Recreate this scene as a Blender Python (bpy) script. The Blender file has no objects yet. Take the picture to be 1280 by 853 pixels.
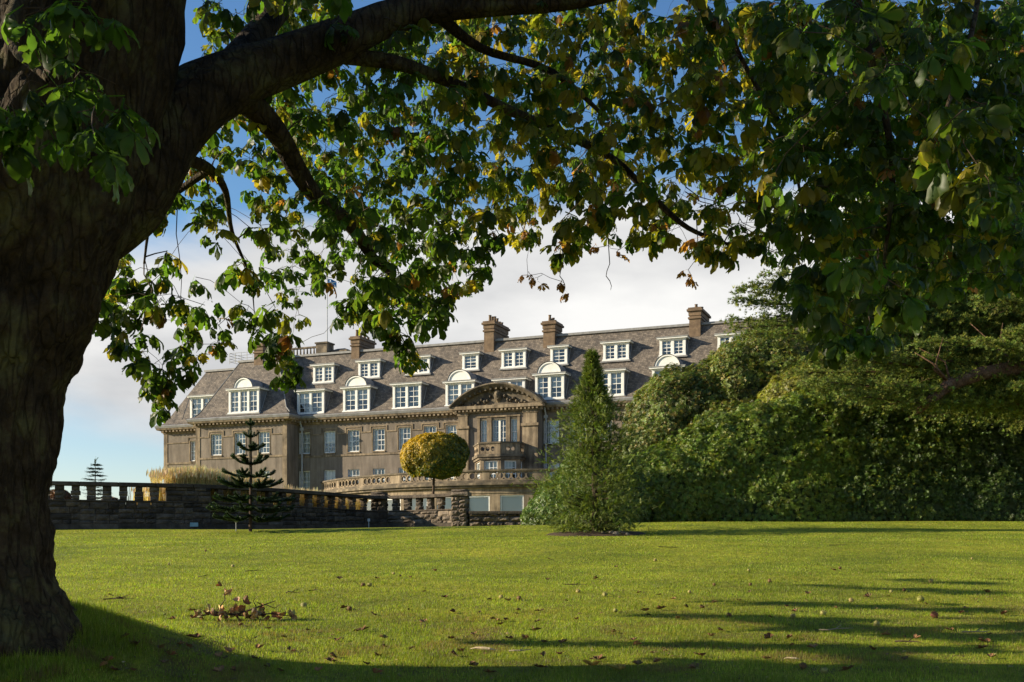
import bpy, math, random
import numpy as np
from mathutils import Vector, Matrix
R = math.radians
random.seed(7); rng = np.random.default_rng(11)

# ------------------------------------------------------------------ camera
scn = bpy.context.scene
F = 1400.0; CX = 640.0; HY = 700.0; EYE = 1.6        # photo pixels (1280x853), horizon row, eye height
cam = bpy.data.cameras.new('camera'); cam_o = bpy.data.objects.new('camera', cam)
scn.collection.objects.link(cam_o); scn.camera = cam_o
cam_o.location = (0, 0, EYE); cam_o.rotation_euler = (R(90), 0, 0)
cam.sensor_width = 36; cam.lens = F / 1280 * 36
cam.shift_y = (HY - 426.5) / 1280
cam.clip_start = 0.1; cam.clip_end = 3000

# ------------------------------------------------------------------ light
SUN_EL = 20.0
SUN_DIR = Vector((-1.0, 0.0, 0)).normalized()        # horizontal direction towards the sun
sd = Vector((SUN_DIR.x * math.cos(R(SUN_EL)), SUN_DIR.y * math.cos(R(SUN_EL)), math.sin(R(SUN_EL))))
sun = bpy.data.lights.new('sun', 'SUN'); sun.energy = 5.0; sun.angle = R(0.5); sun.color = (1.0, 0.87, 0.64)
sun_o = bpy.data.objects.new('sun', sun); scn.collection.objects.link(sun_o)
sun_o.rotation_euler = sd.to_track_quat('Z', 'Y').to_euler()

w = bpy.data.worlds.new('World'); scn.world = w; w.use_nodes = True
nt = w.node_tree; nt.nodes.clear()
def N(nt, t, **kw):
    n = nt.nodes.new(t)
    for k, v in kw.items():
        if k.startswith('i_'):
            n.inputs[k[2:].replace('_', ' ')].default_value = v
        else: setattr(n, k, v)
    return n
def L(nt, a, b): nt.links.new(a, b)
sky = N(nt, 'ShaderNodeTexSky', sky_type='NISHITA', sun_disc=False, sun_elevation=R(SUN_EL),
        sun_rotation=math.atan2(sd.x, sd.y), air_density=1.0, dust_density=0.3, ozone_density=2.5)
tc = N(nt, 'ShaderNodeTexCoord'); sep = N(nt, 'ShaderNodeSeparateXYZ'); L(nt, tc.outputs['Generated'], sep.inputs[0])
mp = N(nt, 'ShaderNodeMapping'); mp.inputs['Scale'].default_value = (1, 1, 2.6); mp.inputs['Location'].default_value = (3.1, 0.35, 0.1)
L(nt, tc.outputs['Generated'], mp.inputs[0])
n1 = N(nt, 'ShaderNodeTexNoise', i_Scale=2.3, i_Detail=9.0, i_Roughness=0.52, i_Distortion=0.15); L(nt, mp.outputs[0], n1.inputs['Vector'])
# cloud cover against elevation: thin near the horizon, full above it, broken up high
ev = N(nt, 'ShaderNodeValToRGB'); e = ev.color_ramp.elements
e[0].position = 0.0; e[0].color = (.30,) * 3 + (1,); e[1].position = 1.0; e[1].color = (.12,) * 3 + (1,)
for p, v in ((.075, .40), (.12, .66), (.17, .86), (.235, .84), (.275, .62), (.31, .40), (.40, .16)):
    x = e.new(p); x.color = (v, v, v, 1)
L(nt, sep.outputs['Z'], ev.inputs[0])
# more cloud to the right than to the left
rx = N(nt, 'ShaderNodeMapRange'); rx.inputs['From Min'].default_value = -.38; rx.inputs['From Max'].default_value = .1
rx.inputs['To Min'].default_value = -.14; rx.inputs['To Max'].default_value = .16
L(nt, sep.outputs['X'], rx.inputs['Value'])
a1 = N(nt, 'ShaderNodeMath', operation='ADD'); L(nt, ev.outputs[0], a1.inputs[0]); L(nt, rx.outputs[0], a1.inputs[1])
a2 = N(nt, 'ShaderNodeMath', operation='ADD'); L(nt, a1.outputs[0], a2.inputs[0]); L(nt, n1.outputs['Fac'], a2.inputs[1])
ry = N(nt, 'ShaderNodeMapRange'); ry.inputs['From Min'].default_value = -.35; ry.inputs['From Max'].default_value = .35; ry.inputs['To Min'].default_value = -.42; ry.inputs['To Max'].default_value = 0
L(nt, sep.outputs['Y'], ry.inputs['Value']); a3 = N(nt, 'ShaderNodeMath', operation='ADD'); L(nt, a2.outputs[0], a3.inputs[0]); L(nt, ry.outputs[0], a3.inputs[1]); a2 = a3     # the clouds stand in the part of the sky ahead
mk = N(nt, 'ShaderNodeMapRange', interpolation_type='SMOOTHSTEP'); mk.inputs['From Min'].default_value = .98; mk.inputs['From Max'].default_value = 1.22
L(nt, a2.outputs[0], mk.inputs['Value'])
n2 = N(nt, 'ShaderNodeTexNoise', i_Scale=3.6, i_Detail=7.0, i_Roughness=0.5); L(nt, mp.outputs[0], n2.inputs['Vector'])
cc = N(nt, 'ShaderNodeValToRGB'); e = cc.color_ramp.elements
e[0].position = .34; e[0].color = (3.75, 3.78, 3.85, 1); e[1].position = .56; e[1].color = (5.8, 5.75, 5.6, 1)
L(nt, n2.outputs['Fac'], cc.inputs[0])
mix = N(nt, 'ShaderNodeMixRGB'); L(nt, mk.outputs[0], mix.inputs[0]); 
skg = N(nt, 'ShaderNodeMixRGB', blend_type='MULTIPLY'); skg.inputs[0].default_value = 1; skg.inputs[2].default_value = (.62, .86, 1.02, 1)
L(nt, sky.outputs[0], skg.inputs[1])
hz = N(nt, 'ShaderNodeValToRGB'); e = hz.color_ramp.elements; e[0].position = 0.0; e[0].color = (1.02, .93, .92, 1); e[1].position = .5; e[1].color = (.58, .80, 1.0, 1)
x = e.new(.12); x.color = (.88, .89, .92, 1); x = e.new(.28); x.color = (.74, .92, 1.0, 1)
L(nt, sep.outputs['Z'], hz.inputs[0]); L(nt, hz.outputs[0], skg.inputs[2])
L(nt, skg.outputs[0], mix.inputs[1]); L(nt, cc.outputs[0], mix.inputs[2])
bg = N(nt, 'ShaderNodeBackground', i_Strength=0.085); wo = N(nt, 'ShaderNodeOutputWorld')
L(nt, mix.outputs[0], bg.inputs[0]); L(nt, bg.outputs[0], wo.inputs[0])
scn.view_settings.view_transform = 'Standard'; scn.view_settings.look = 'None'; scn.view_settings.gamma = 1
scn.view_settings.exposure = 1.02
scn.cycles.max_bounces = 6; scn.cycles.transparent_max_bounces = 8; scn.cycles.diffuse_bounces = 2
scn.cycles.transmission_bounces = 3; scn.cycles.glossy_bounces = 2
scn.cycles.sample_clamp_indirect = 4
try: scn.cycles.use_denoising = True
except Exception: pass

# ------------------------------------------------------------------ helpers
COL = scn.collection
def P(px, py, Y): return Vector(((px - CX) / F * Y, Y, EYE + (HY - py) / F * Y))
def link(o, parent=None):
    COL.objects.link(o)
    if parent is not None: o.parent = parent
    return o
def tag(o, label=None, cat=None, group=None, kind=None):
    if label: o['label'] = label
    if cat: o['category'] = cat
    if group: o['group'] = group
    if kind: o['kind'] = kind
    return o
def empty(name, loc=(0, 0, 0), rz=0, label=None, cat=None, group=None):
    o = bpy.data.objects.new(name, None); o.location = loc; o.rotation_euler = (0, 0, rz); link(o)
    return tag(o, label, cat, group)

class MB:
    def __init__(s): s.v = []; s.f = []; s.c = []; s.cur = (1, 1, 1)
    def add(s, vs, fs, col=None):
        b = len(s.v); s.v.extend([tuple(p) for p in vs]); s.c.extend([col or s.cur] * len(vs))
        s.f.extend([tuple(i + b for i in f) for f in fs])
    def quad(s, a, b, c, d, col=None): s.add([a, b, c, d], [(0, 1, 2, 3)], col)
    def box(s, x0, x1, y0, y1, z0, z1, f=None, col=None):
        vs = [(x, y, z) for z in (z0, z1) for y in (y0, y1) for x in (x0, x1)]
        if f: vs = [f(*p) for p in vs]
        s.add(vs, [(0, 2, 3, 1), (4, 5, 7, 6), (0, 1, 5, 4), (2, 6, 7, 3), (0, 4, 6, 2), (1, 3, 7, 5)], col)
    def tube(s, pts, rad, n=6, cap=True, col=None, jit=0, flat=1):
        pts = [Vector(p) for p in pts]; k = len(pts); vs = []
        if not hasattr(rad, '__len__'): rad = [rad] * k
        up = Vector((0, 0, 1)); ref = None
        for i, p in enumerate(pts):
            t = (pts[min(i + 1, k - 1)] - pts[max(i - 1, 0)])
            if t.length < 1e-9: t = Vector((0, 0, 1))
            t.normalize()
            if ref is None:
                ref = t.orthogonal() if abs(t.z) > .95 else t.cross(up)
            ref = (ref - t * ref.dot(t)); ref.normalize(); bn = t.cross(ref)
            for j in range(n):
                a = 2 * math.pi * j / n
                rr = rad[i] * (1 + (random.uniform(-jit, jit) if jit else 0))
                vs.append(p + (ref * math.cos(a) + bn * math.sin(a) * flat) * rr)
        fs = [(i * n + j, i * n + (j + 1) % n, (i + 1) * n + (j + 1) % n, (i + 1) * n + j) for i in range(k - 1) for j in range(n)]
        if cap:
            fs.append(tuple(range(n - 1, -1, -1))); fs.append(tuple((k - 1) * n + j for j in range(n)))
        s.add(vs, fs, col)
    def build(s, name, m, parent=None, smooth=False, colors=False, bevel=0):
        me = bpy.data.meshes.new(name); me.from_pydata(s.v, [], s.f); me.update()
        if colors:
            at = me.color_attributes.new('Col', 'FLOAT_COLOR', 'POINT')
            arr = np.ones((len(s.v), 4), np.float32); arr[:, :3] = np.array(s.c, np.float32); at.data.foreach_set('color', arr.ravel())
        if smooth: me.polygons.foreach_set('use_smooth', [True] * len(me.polygons))
        me.materials.append(m); o = bpy.data.objects.new(name, me); link(o, parent)
        if bevel:
            b = o.modifiers.new('bevel', 'BEVEL'); b.width = bevel; b.segments = 2; b.limit_method = 'ANGLE'
        return o

def np_mesh(name, V, F_, m, parent=None, col=None, smooth=False):
    """V (n,3); F_ list of (k,arr) with arr (m,k) int; col (n,3)"""
    me = bpy.data.meshes.new(name); me.vertices.add(len(V)); me.vertices.foreach_set('co', np.ascontiguousarray(V, np.float32).ravel())
    tot = sum(a.size for a in F_); npoly = sum(a.shape[0] for a in F_)
    me.loops.add(tot); me.loops.foreach_set('vertex_index', np.concatenate([a.ravel() for a in F_]).astype(np.int32))
    me.polygons.add(npoly)
    lt = np.concatenate([np.full(a.shape[0], a.shape[1], np.int32) for a in F_]); ls = np.concatenate([[0], np.cumsum(lt)[:-1]]).astype(np.int32)
    me.polygons.foreach_set('loop_start', ls); me.polygons.foreach_set('loop_total', lt)
    if smooth: me.polygons.foreach_set('use_smooth', np.ones(npoly, bool))
    if col is not None:
        at = me.color_attributes.new('Col', 'FLOAT_COLOR', 'POINT')
        arr = np.ones((len(V), 4), np.float32); arr[:, :3] = col; at.data.foreach_set('color', arr.ravel())
    me.update(calc_edges=True); me.validate()
    me.materials.append(m); o = bpy.data.objects.new(name, me); return link(o, parent)

def scatter(T, TF, M, Pos):
    """template verts T (k,3), faces TF list of tuples; M (n,3,3) columns basis; Pos (n,3)"""
    n, k = len(Pos), len(T)
    V = (np.einsum('nij,kj->nki', M, T) + Pos[:, None, :]).reshape(-1, 3)
    out = []
    for L_ in sorted({len(f) for f in TF}):
        f = np.array([q for q in TF if len(q) == L_]); out.append((f[None] + (np.arange(n) * k)[:, None, None]).reshape(-1, L_))
    return V, out
def merge(parts):
    Vs, fs, cs, b = [], {}, [], 0
    for V, F_, C in parts:
        Vs.append(V); cs.append(C)
        for a in F_: fs.setdefault(a.shape[1], []).append(a + b)
        b += len(V)
    return np.concatenate(Vs), [np.concatenate(v) for v in fs.values()], np.concatenate(cs)
def nrm(a): return a / np.maximum(np.linalg.norm(a, axis=-1, keepdims=True), 1e-9)
def basis(d, up=None, roll=None):
    """frames with local +Y along d, local +Z roughly 'up' """
    d = nrm(d); n = len(d)
    up = np.tile([0, 0, 1.], (n, 1)) if up is None else up
    up = up + rng.normal(0, .02, (n, 3))
    x = nrm(np.cross(d, up)); z = np.cross(x, d)
    if roll is not None:
        c, s = np.cos(roll)[:, None], np.sin(roll)[:, None]; x, z = x * c + z * s, z * c - x * s
    return np.stack([x, d, z], axis=-1)

# ------------------------------------------------------------------ materials
def mat(name, base=(.5, .5, .5), rough=.8, spec=.3):
    m = bpy.data.materials.new(name); m.use_nodes = True; b = m.node_tree.nodes['Principled BSDF']
    b.inputs['Base Color'].default_value = (*base, 1); b.inputs['Roughness'].default_value = rough
    b.inputs['Specular IOR Level'].default_value = spec
    return m, m.node_tree, b
def noisy(name, c1, c2, scale=4, rough=.85, bump=.3, bscale=None, c3=None, detail=6, spec=.25, bdist=.02):
    m, t, b = mat(name, c1, rough, spec); tc = N(t, 'ShaderNodeTexCoord')
    n = N(t, 'ShaderNodeTexNoise', i_Scale=scale, i_Detail=float(detail), i_Roughness=.62); L(t, tc.outputs['Object'], n.inputs['Vector'])
    r = N(t, 'ShaderNodeValToRGB'); e = r.color_ramp.elements
    e[0].position = .33; e[0].color = (*c1, 1); e[1].position = .68; e[1].color = (*c2, 1)
    if c3: x = e.new(.52); x.color = (*c3, 1)
    L(t, n.outputs['Fac'], r.inputs[0]); L(t, r.outputs[0], b.inputs['Base Color'])
    if bump:
        n2 = N(t, 'ShaderNodeTexNoise', i_Scale=bscale or scale * 6, i_Detail=6.0, i_Roughness=.6); L(t, tc.outputs['Object'], n2.inputs['Vector'])
        bp = N(t, 'ShaderNodeBump', i_Strength=bump, i_Distance=bdist); L(t, n2.outputs['Fac'], bp.inputs['Height']); L(t, bp.outputs[0], b.inputs['Normal'])
    return m
def leaf_mat(name, transl=.4, rough=.45, spec=.4, gain=1.5, blue=.45):
    m, t, b = mat(name, rough=rough, spec=spec); at = N(t, 'ShaderNodeAttribute', attribute_name='Col'); L(t, at.outputs['Color'], b.inputs['Base Color'])
    g = N(t, 'ShaderNodeMixRGB', blend_type='MULTIPLY'); g.inputs[0].default_value = 1; g.inputs[2].default_value = (gain * 1.15, gain * 1.2, gain * blue, 1)
    L(t, at.outputs['Color'], g.inputs[1]); tr = N(t, 'ShaderNodeBsdfTranslucent'); L(t, g.outputs[0], tr.inputs[0])
    mx = N(t, 'ShaderNodeMixShader'); mx.inputs[0].default_value = transl
    L(t, b.outputs[0], mx.inputs[1]); L(t, tr.outputs[0], mx.inputs[2]); L(t, mx.outputs[0], t.nodes['Material Output'].inputs[0])
    return m
def attr_mat(name, rough=.8, bump=.5, bscale=20, spec=.25, mottle=.5, bdist=.02, nscale=3):
    m, t, b = mat(name, rough=rough, spec=spec); at = N(t, 'ShaderNodeAttribute', attribute_name='Col'); tc = N(t, 'ShaderNodeTexCoord')
    n = N(t, 'ShaderNodeTexNoise', i_Scale=float(nscale), i_Detail=8.0, i_Roughness=.65); L(t, tc.outputs['Object'], n.inputs['Vector'])
    mr = N(t, 'ShaderNodeMapRange'); mr.inputs['From Min'].default_value = .3; mr.inputs['From Max'].default_value = .7
    mr.inputs['To Min'].default_value = 1 - mottle; mr.inputs['To Max'].default_value = 1 + mottle; L(t, n.outputs['Fac'], mr.inputs['Value'])
    g = N(t, 'ShaderNodeMixRGB', blend_type='MULTIPLY'); g.inputs[0].default_value = 1; L(t, at.outputs['Color'], g.inputs[1]); L(t, mr.outputs[0], g.inputs[2])
    L(t, g.outputs[0], b.inputs['Base Color'])
    n2 = N(t, 'ShaderNodeTexNoise', i_Scale=float(bscale), i_Detail=5.0); L(t, tc.outputs['Object'], n2.inputs['Vector'])
    bp = N(t, 'ShaderNodeBump', i_Strength=bump, i_Distance=bdist); L(t, n2.outputs['Fac'], bp.inputs['Height']); L(t, bp.outputs[0], b.inputs['Normal'])
    return m

M_harl = noisy('harling', (.15, .122, .096), (.215, .178, .143), scale=.7, bump=.6, bscale=9, c3=(.185, .15, .118), detail=9)
def streaks(m, scale=.9, lo=.68, hi=1.15):
    # rain stains: long vertical runs and patches
    t = m.node_tree; b = t.nodes['Principled BSDF']; src = b.inputs['Base Color'].links[0].from_socket; tc = N(t, 'ShaderNodeTexCoord')
    mp = N(t, 'ShaderNodeMapping'); mp.inputs['Scale'].default_value = (2.2, 2.2, .28); L(t, tc.outputs['Object'], mp.inputs[0])
    n = N(t, 'ShaderNodeTexNoise', i_Scale=scale, i_Detail=8.0, i_Roughness=.65); L(t, mp.outputs[0], n.inputs['Vector'])
    mr = N(t, 'ShaderNodeMapRange'); mr.inputs['From Min'].default_value = .36; mr.inputs['From Max'].default_value = .62; mr.inputs['To Min'].default_value = lo; mr.inputs['To Max'].default_value = hi; L(t, n.outputs['Fac'], mr.inputs['Value'])
    g = N(t, 'ShaderNodeMixRGB', blend_type='MULTIPLY'); g.inputs[0].default_value = 1; L(t, src, g.inputs[1]); L(t, mr.outputs[0], g.inputs[2]); L(t, g.outputs[0], b.inputs['Base Color'])
streaks(M_harl)
M_dress = noisy('dressed_stone', (.13, .10, .068), (.33, .255, .17), scale=.9, bump=.3, bscale=8, c3=(.25, .19, .125), detail=8)
streaks(M_dress, 1.3, .5, 1.15)
M_weath = noisy('weathered_stone', (.05, .042, .034), (.25, .195, .13), scale=1.3, bump=.4, bscale=8, c3=(.115, .092, .064), detail=9)
M_white = noisy('white_paint', (.66, .65, .61), (.78, .77, .74), scale=3, bump=.05, rough=.5)
M_lead = noisy('lead_sheet', (.16, .155, .15), (.27, .265, .26), scale=2, bump=.15, rough=.6, spec=.4)
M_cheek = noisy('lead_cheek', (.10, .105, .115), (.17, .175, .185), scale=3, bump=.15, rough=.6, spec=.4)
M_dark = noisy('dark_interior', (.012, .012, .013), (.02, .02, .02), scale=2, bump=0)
M_brick = noisy('chimney_stone', (.11, .075, .05), (.22, .15, .095), scale=2.2, bump=.5, bscale=12, c3=(.16, .11, .07))
M_bark = None
def slate_mat():
    m, t, b = mat('roof_slate', rough=.75, spec=.3); tc = N(t, 'ShaderNodeTexCoord'); s = N(t, 'ShaderNodeSeparateXYZ'); L(t, tc.outputs['Object'], s.inputs[0])
    ad = N(t, 'ShaderNodeMath', operation='ADD'); L(t, s.outputs['X'], ad.inputs[0]); L(t, s.outputs['Y'], ad.inputs[1])
    c = N(t, 'ShaderNodeCombineXYZ'); L(t, ad.outputs[0], c.inputs[0]); L(t, s.outputs['Z'], c.inputs[1])
    br = N(t, 'ShaderNodeTexBrick', i_Scale=1.0); L(t, c.outputs[0], br.inputs['Vector'])
    br.inputs['Color1'].default_value = (.105, .092, .082, 1); br.inputs['Color2'].default_value = (.20, .172, .148, 1); br.inputs['Mortar'].default_value = (.055, .046, .038, 1)
    br.inputs['Mortar Size'].default_value = .012; br.inputs['Brick Width'].default_value = .24; br.inputs['Row Height'].default_value = .17; br.inputs['Bias'].default_value = -.1
    n = N(t, 'ShaderNodeTexNoise', i_Scale=1.6, i_Detail=10.0, i_Roughness=.78); L(t, tc.outputs['Object'], n.inputs['Vector'])
    r = N(t, 'ShaderNodeValToRGB'); e = r.color_ramp.elements; e[0].position = .34; e[0].color = (.5, .49, .5, 1); e[1].position = .66; e[1].color = (1.5, 1.42, 1.28, 1)
    L(t, n.outputs['Fac'], r.inputs[0]); g = N(t, 'ShaderNodeMixRGB', blend_type='MULTIPLY'); g.inputs[0].default_value = 1
    L(t, br.outputs['Color'], g.inputs[1]); L(t, r.outputs[0], g.inputs[2]); L(t, g.outputs[0], b.inputs['Base Color'])
    # slates lie with a small overlap: saw-tooth height
    fr = N(t, 'ShaderNodeMath', operation='FRACT'); dv = N(t, 'ShaderNodeMath', operation='DIVIDE'); dv.inputs[1].default_value = .17
    L(t, s.outputs['Z'], dv.inputs[0]); L(t, dv.outputs[0], fr.inputs[0]); iv = N(t, 'ShaderNodeMath', operation='SUBTRACT'); iv.inputs[0].default_value = 1; L(t, fr.outputs[0], iv.inputs[1])
    n3 = N(t, 'ShaderNodeTexNoise', i_Scale=5.0, i_Detail=5.0); L(t, tc.outputs['Object'], n3.inputs['Vector'])
    a = N(t, 'ShaderNodeMath', operation='ADD'); L(t, iv.outputs[0], a.inputs[0]); L(t, n3.outputs['Fac'], a.inputs[1])
    a4 = N(t, 'ShaderNodeMath', operation='ADD'); L(t, a.outputs[0], a4.inputs[0]); L(t, br.outputs['Fac'], a4.inputs[1]); 
    bp = N(t, 'ShaderNodeBump', i_Strength=.8, i_Distance=.03); L(t, a.outputs[0], bp.inputs['Height']); L(t, bp.outputs[0], b.inputs['Normal'])
    return m
M_slate = slate_mat()
def glass_mat():
    m, t, b = mat('window_glass', (.02, .03, .04), .04, .6); gl = N(t, 'ShaderNodeBsdfGlossy', i_Roughness=.03); gl.inputs[0].default_value = (.85, .92, 1, 1)
    tr = N(t, 'ShaderNodeBsdfTransparent'); tr.inputs[0].default_value = (.82, .86, .86, 1); mx = N(t, 'ShaderNodeMixShader')
    fz = N(t, 'ShaderNodeFresnel', i_IOR=1.5); am = N(t, 'ShaderNodeMath', operation='MULTIPLY_ADD'); am.inputs[1].default_value = 1.0; am.inputs[2].default_value = .05
    L(t, fz.outputs[0], am.inputs[0]); L(t, am.outputs[0], mx.inputs[0])
    L(t, tr.outputs[0], mx.inputs[1]); L(t, gl.outputs[0], mx.inputs[2]); L(t, mx.outputs[0], t.nodes['Material Output'].inputs[0])
    tc = N(t, 'ShaderNodeTexCoord'); n = N(t, 'ShaderNodeTexNoise', i_Scale=1.2, i_Detail=1.0); L(t, tc.outputs['Object'], n.inputs['Vector'])
    bp = N(t, 'ShaderNodeBump', i_Strength=.12, i_Distance=.02); L(t, n.outputs['Fac'], bp.inputs['Height']); L(t, bp.outputs[0], gl.inputs['Normal'])
    return m
M_glass = glass_mat()
def curtain_mat():
    m, t, b = mat('net_curtain', (.72, .71, .66), .9, .1); tc = N(t, 'ShaderNodeTexCoord'); mpn = N(t, 'ShaderNodeMapping'); mpn.inputs['Scale'].default_value = (9, 1, .3)
    L(t, tc.outputs['Object'], mpn.inputs[0]); n = N(t, 'ShaderNodeTexNoise', i_Scale=2.0, i_Detail=3.0); L(t, mpn.outputs[0], n.inputs['Vector'])
    bp = N(t, 'ShaderNodeBump', i_Strength=.8, i_Distance=.05); L(t, n.outputs['Fac'], bp.inputs['Height']); L(t, bp.outputs[0], b.inputs['Normal'])
    return m
M_curt = curtain_mat()
def bark_mat(name, c1, c2, c3, sc=1.0):
    m, t, b = mat(name, rough=.9, spec=.15); tc = N(t, 'ShaderNodeTexCoord'); mpn = N(t, 'ShaderNodeMapping'); mpn.inputs['Scale'].default_value = (17 * sc, 17 * sc, 3.2 * sc)
    L(t, tc.outputs['Object'], mpn.inputs[0])
    nn = N(t, 'ShaderNodeTexNoise', i_Scale=.35, i_Detail=3.0); L(t, mpn.outputs[0], nn.inputs['Vector']); vm = N(t, 'ShaderNodeVectorMath', operation='MULTIPLY_ADD'); vm.inputs[1].default_value = (2.5, 2.5, 2.5)
    L(t, nn.outputs['Color'], vm.inputs[0]); L(t, mpn.outputs[0], vm.inputs[2])
    v = N(t, 'ShaderNodeTexVoronoi', feature='DISTANCE_TO_EDGE', i_Scale=.75); L(t, vm.outputs[0], v.inputs['Vector'])
    n7 = N(t, 'ShaderNodeTexNoise', i_Scale=1.1, i_Detail=9.0, i_Roughness=.75); L(t, vm.outputs[0], n7.inputs['Vector'])
    mq = N(t, 'ShaderNodeMapRange'); mq.inputs['From Max'].default_value = .16; L(t, v.outputs['Distance'], mq.inputs['Value'])
    mr = N(t, 'ShaderNodeMath', operation='MULTIPLY_ADD'); L(t, n7.outputs['Fac'], mr.inputs[0]); mr.inputs[1].default_value = .9; mh = N(t, 'ShaderNodeMath', operation='MULTIPLY'); L(t, mq.outputs[0], mh.inputs[0]); mh.inputs[1].default_value = .55; L(t, mh.outputs[0], mr.inputs[2])
    n = N(t, 'ShaderNodeTexNoise', i_Scale=2.2 * sc, i_Detail=8.0, i_Roughness=.7); L(t, tc.outputs['Object'], n.inputs['Vector'])
    r = N(t, 'ShaderNodeValToRGB'); e = r.color_ramp.elements; e[0].position = .36; e[0].color = (*c1, 1); e[1].position = .66; e[1].color = (*c3, 1); x = e.new(.5); x.color = (*c2, 1)
    L(t, n.outputs['Fac'], r.inputs[0]); g = N(t, 'ShaderNodeMixRGB', blend_type='MULTIPLY'); g.inputs[0].default_value = .7; L(t, r.outputs[0], g.inputs[1]); L(t, mr.outputs[0], g.inputs[2]); L(t, g.outputs[0], b.inputs['Base Color'])
    n5 = N(t, 'ShaderNodeTexNoise', i_Scale=30.0 * sc, i_Detail=5.0); L(t, tc.outputs['Object'], n5.inputs['Vector'])
    a = N(t, 'ShaderNodeMath', operation='MULTIPLY_ADD'); L(t, n5.outputs['Fac'], a.inputs[0]); a.inputs[1].default_value = .5; L(t, mr.outputs[0], a.inputs[2])
    bp = N(t, 'ShaderNodeBump', i_Strength=1.0, i_Distance=.05); L(t, a.outputs[0], bp.inputs['Height']); L(t, bp.outputs[0], b.inputs['Normal'])
    return m
M_bark = bark_mat('chestnut_bark', (.022, .015, .009), (.062, .042, .025), (.125, .115, .05))
M_bark2 = bark_mat('cedar_bark', (.08, .045, .028), (.16, .09, .055), (.22, .14, .09), 1.5)
M_twig = noisy('twig_bark', (.035, .022, .014), (.08, .052, .034), scale=9, bump=.3)
M_cleaf = leaf_mat('chestnut_leaf', .6, .42, .3, 2.4)
M_sleaf = leaf_mat('shrub_leaf', .25, .36, .4, 1.4)
M_nleaf = leaf_mat('needle_leaf', .25, .55, .3, 1.2)
M_grassb = leaf_mat('grass_blade', .45, .5, .25, 1.6)
M_plume = leaf_mat('dry_plume', .4, .8, .1, 1.1, .9)
M_stone = attr_mat('rubble_stone', .9, .9, 14, mottle=.55, bdist=.04)
M_husk = attr_mat('conker_husk', .7, .9, 60, mottle=.4, bdist=.004, nscale=25)
M_dleaf = attr_mat('dry_leaf', .8, .5, 60, mottle=.35, bdist=.003, nscale=20)
M_soil = noisy('bare_soil', (.035, .022, .013), (.085, .055, .033), scale=5, bump=.8, bscale=22)
M_metal = noisy('painted_metal', (.34, .35, .36), (.45, .46, .47), scale=6, bump=.05, rough=.5)
M_core = noisy('under_core', (.02, .03, .012), (.035, .05, .018), scale=3, bump=0)  # dark green painted in for the shade inside the shrubs

# ------------------------------------------------------------------ ground
def splus(x, k=1.5): return k * np.log1p(np.exp(np.clip(x / k, -40, 40)))
def gz(X, Y):
    X = np.asarray(X, float); Y = np.asarray(Y, float)
    a = .0635 + .0045 * np.tanh(X / 8)
    z = a * (Y - splus(Y - 50)) + .03 * splus(Y - 50) - .03 * splus(Y - 60)
    z = z + .055 * np.sin(Y * .42 + X * .07 + 1) * np.clip((Y - 14) / 10, 0, 1) + .018 * np.sin(X * .5 + Y * .21) * np.clip((Y - 10) / 10, 0, 1)
    z = z + .62 * np.exp(-(((X + 4.5) / 1.45) ** 2 + ((Y - 9.9) / 1.9) ** 2))     # root mound
    return z
def ground_at(px, py):
    Y = 12.0
    lo, hi = 5.0, 49.0
    for _ in range(50):
        Y = (lo + hi) / 2; X = (px - CX) / F * Y
        y = HY - (float(gz(X, Y)) - EYE) * F / Y
        if y > py: lo = Y
        else: hi = Y
    return Vector(((px - CX) / F * Y, Y, float(gz((px - CX) / F * Y, Y))))

WALL = [(-46, 46.5), (-30, 47.6), (-20, 48.8), (-16.1, 50), (-13.7, 51.1), (-11.5, 53.4), (-9.6, 56.3), (-8.05, 59.3), (-7.3, 60.3), (-5.0, 59.2), (-2.7, 57.6), (1.6, 57.2)]
def wall_y(X): return np.interp(X, [p[0] for p in WALL], [p[1] for p in WALL])

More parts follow.
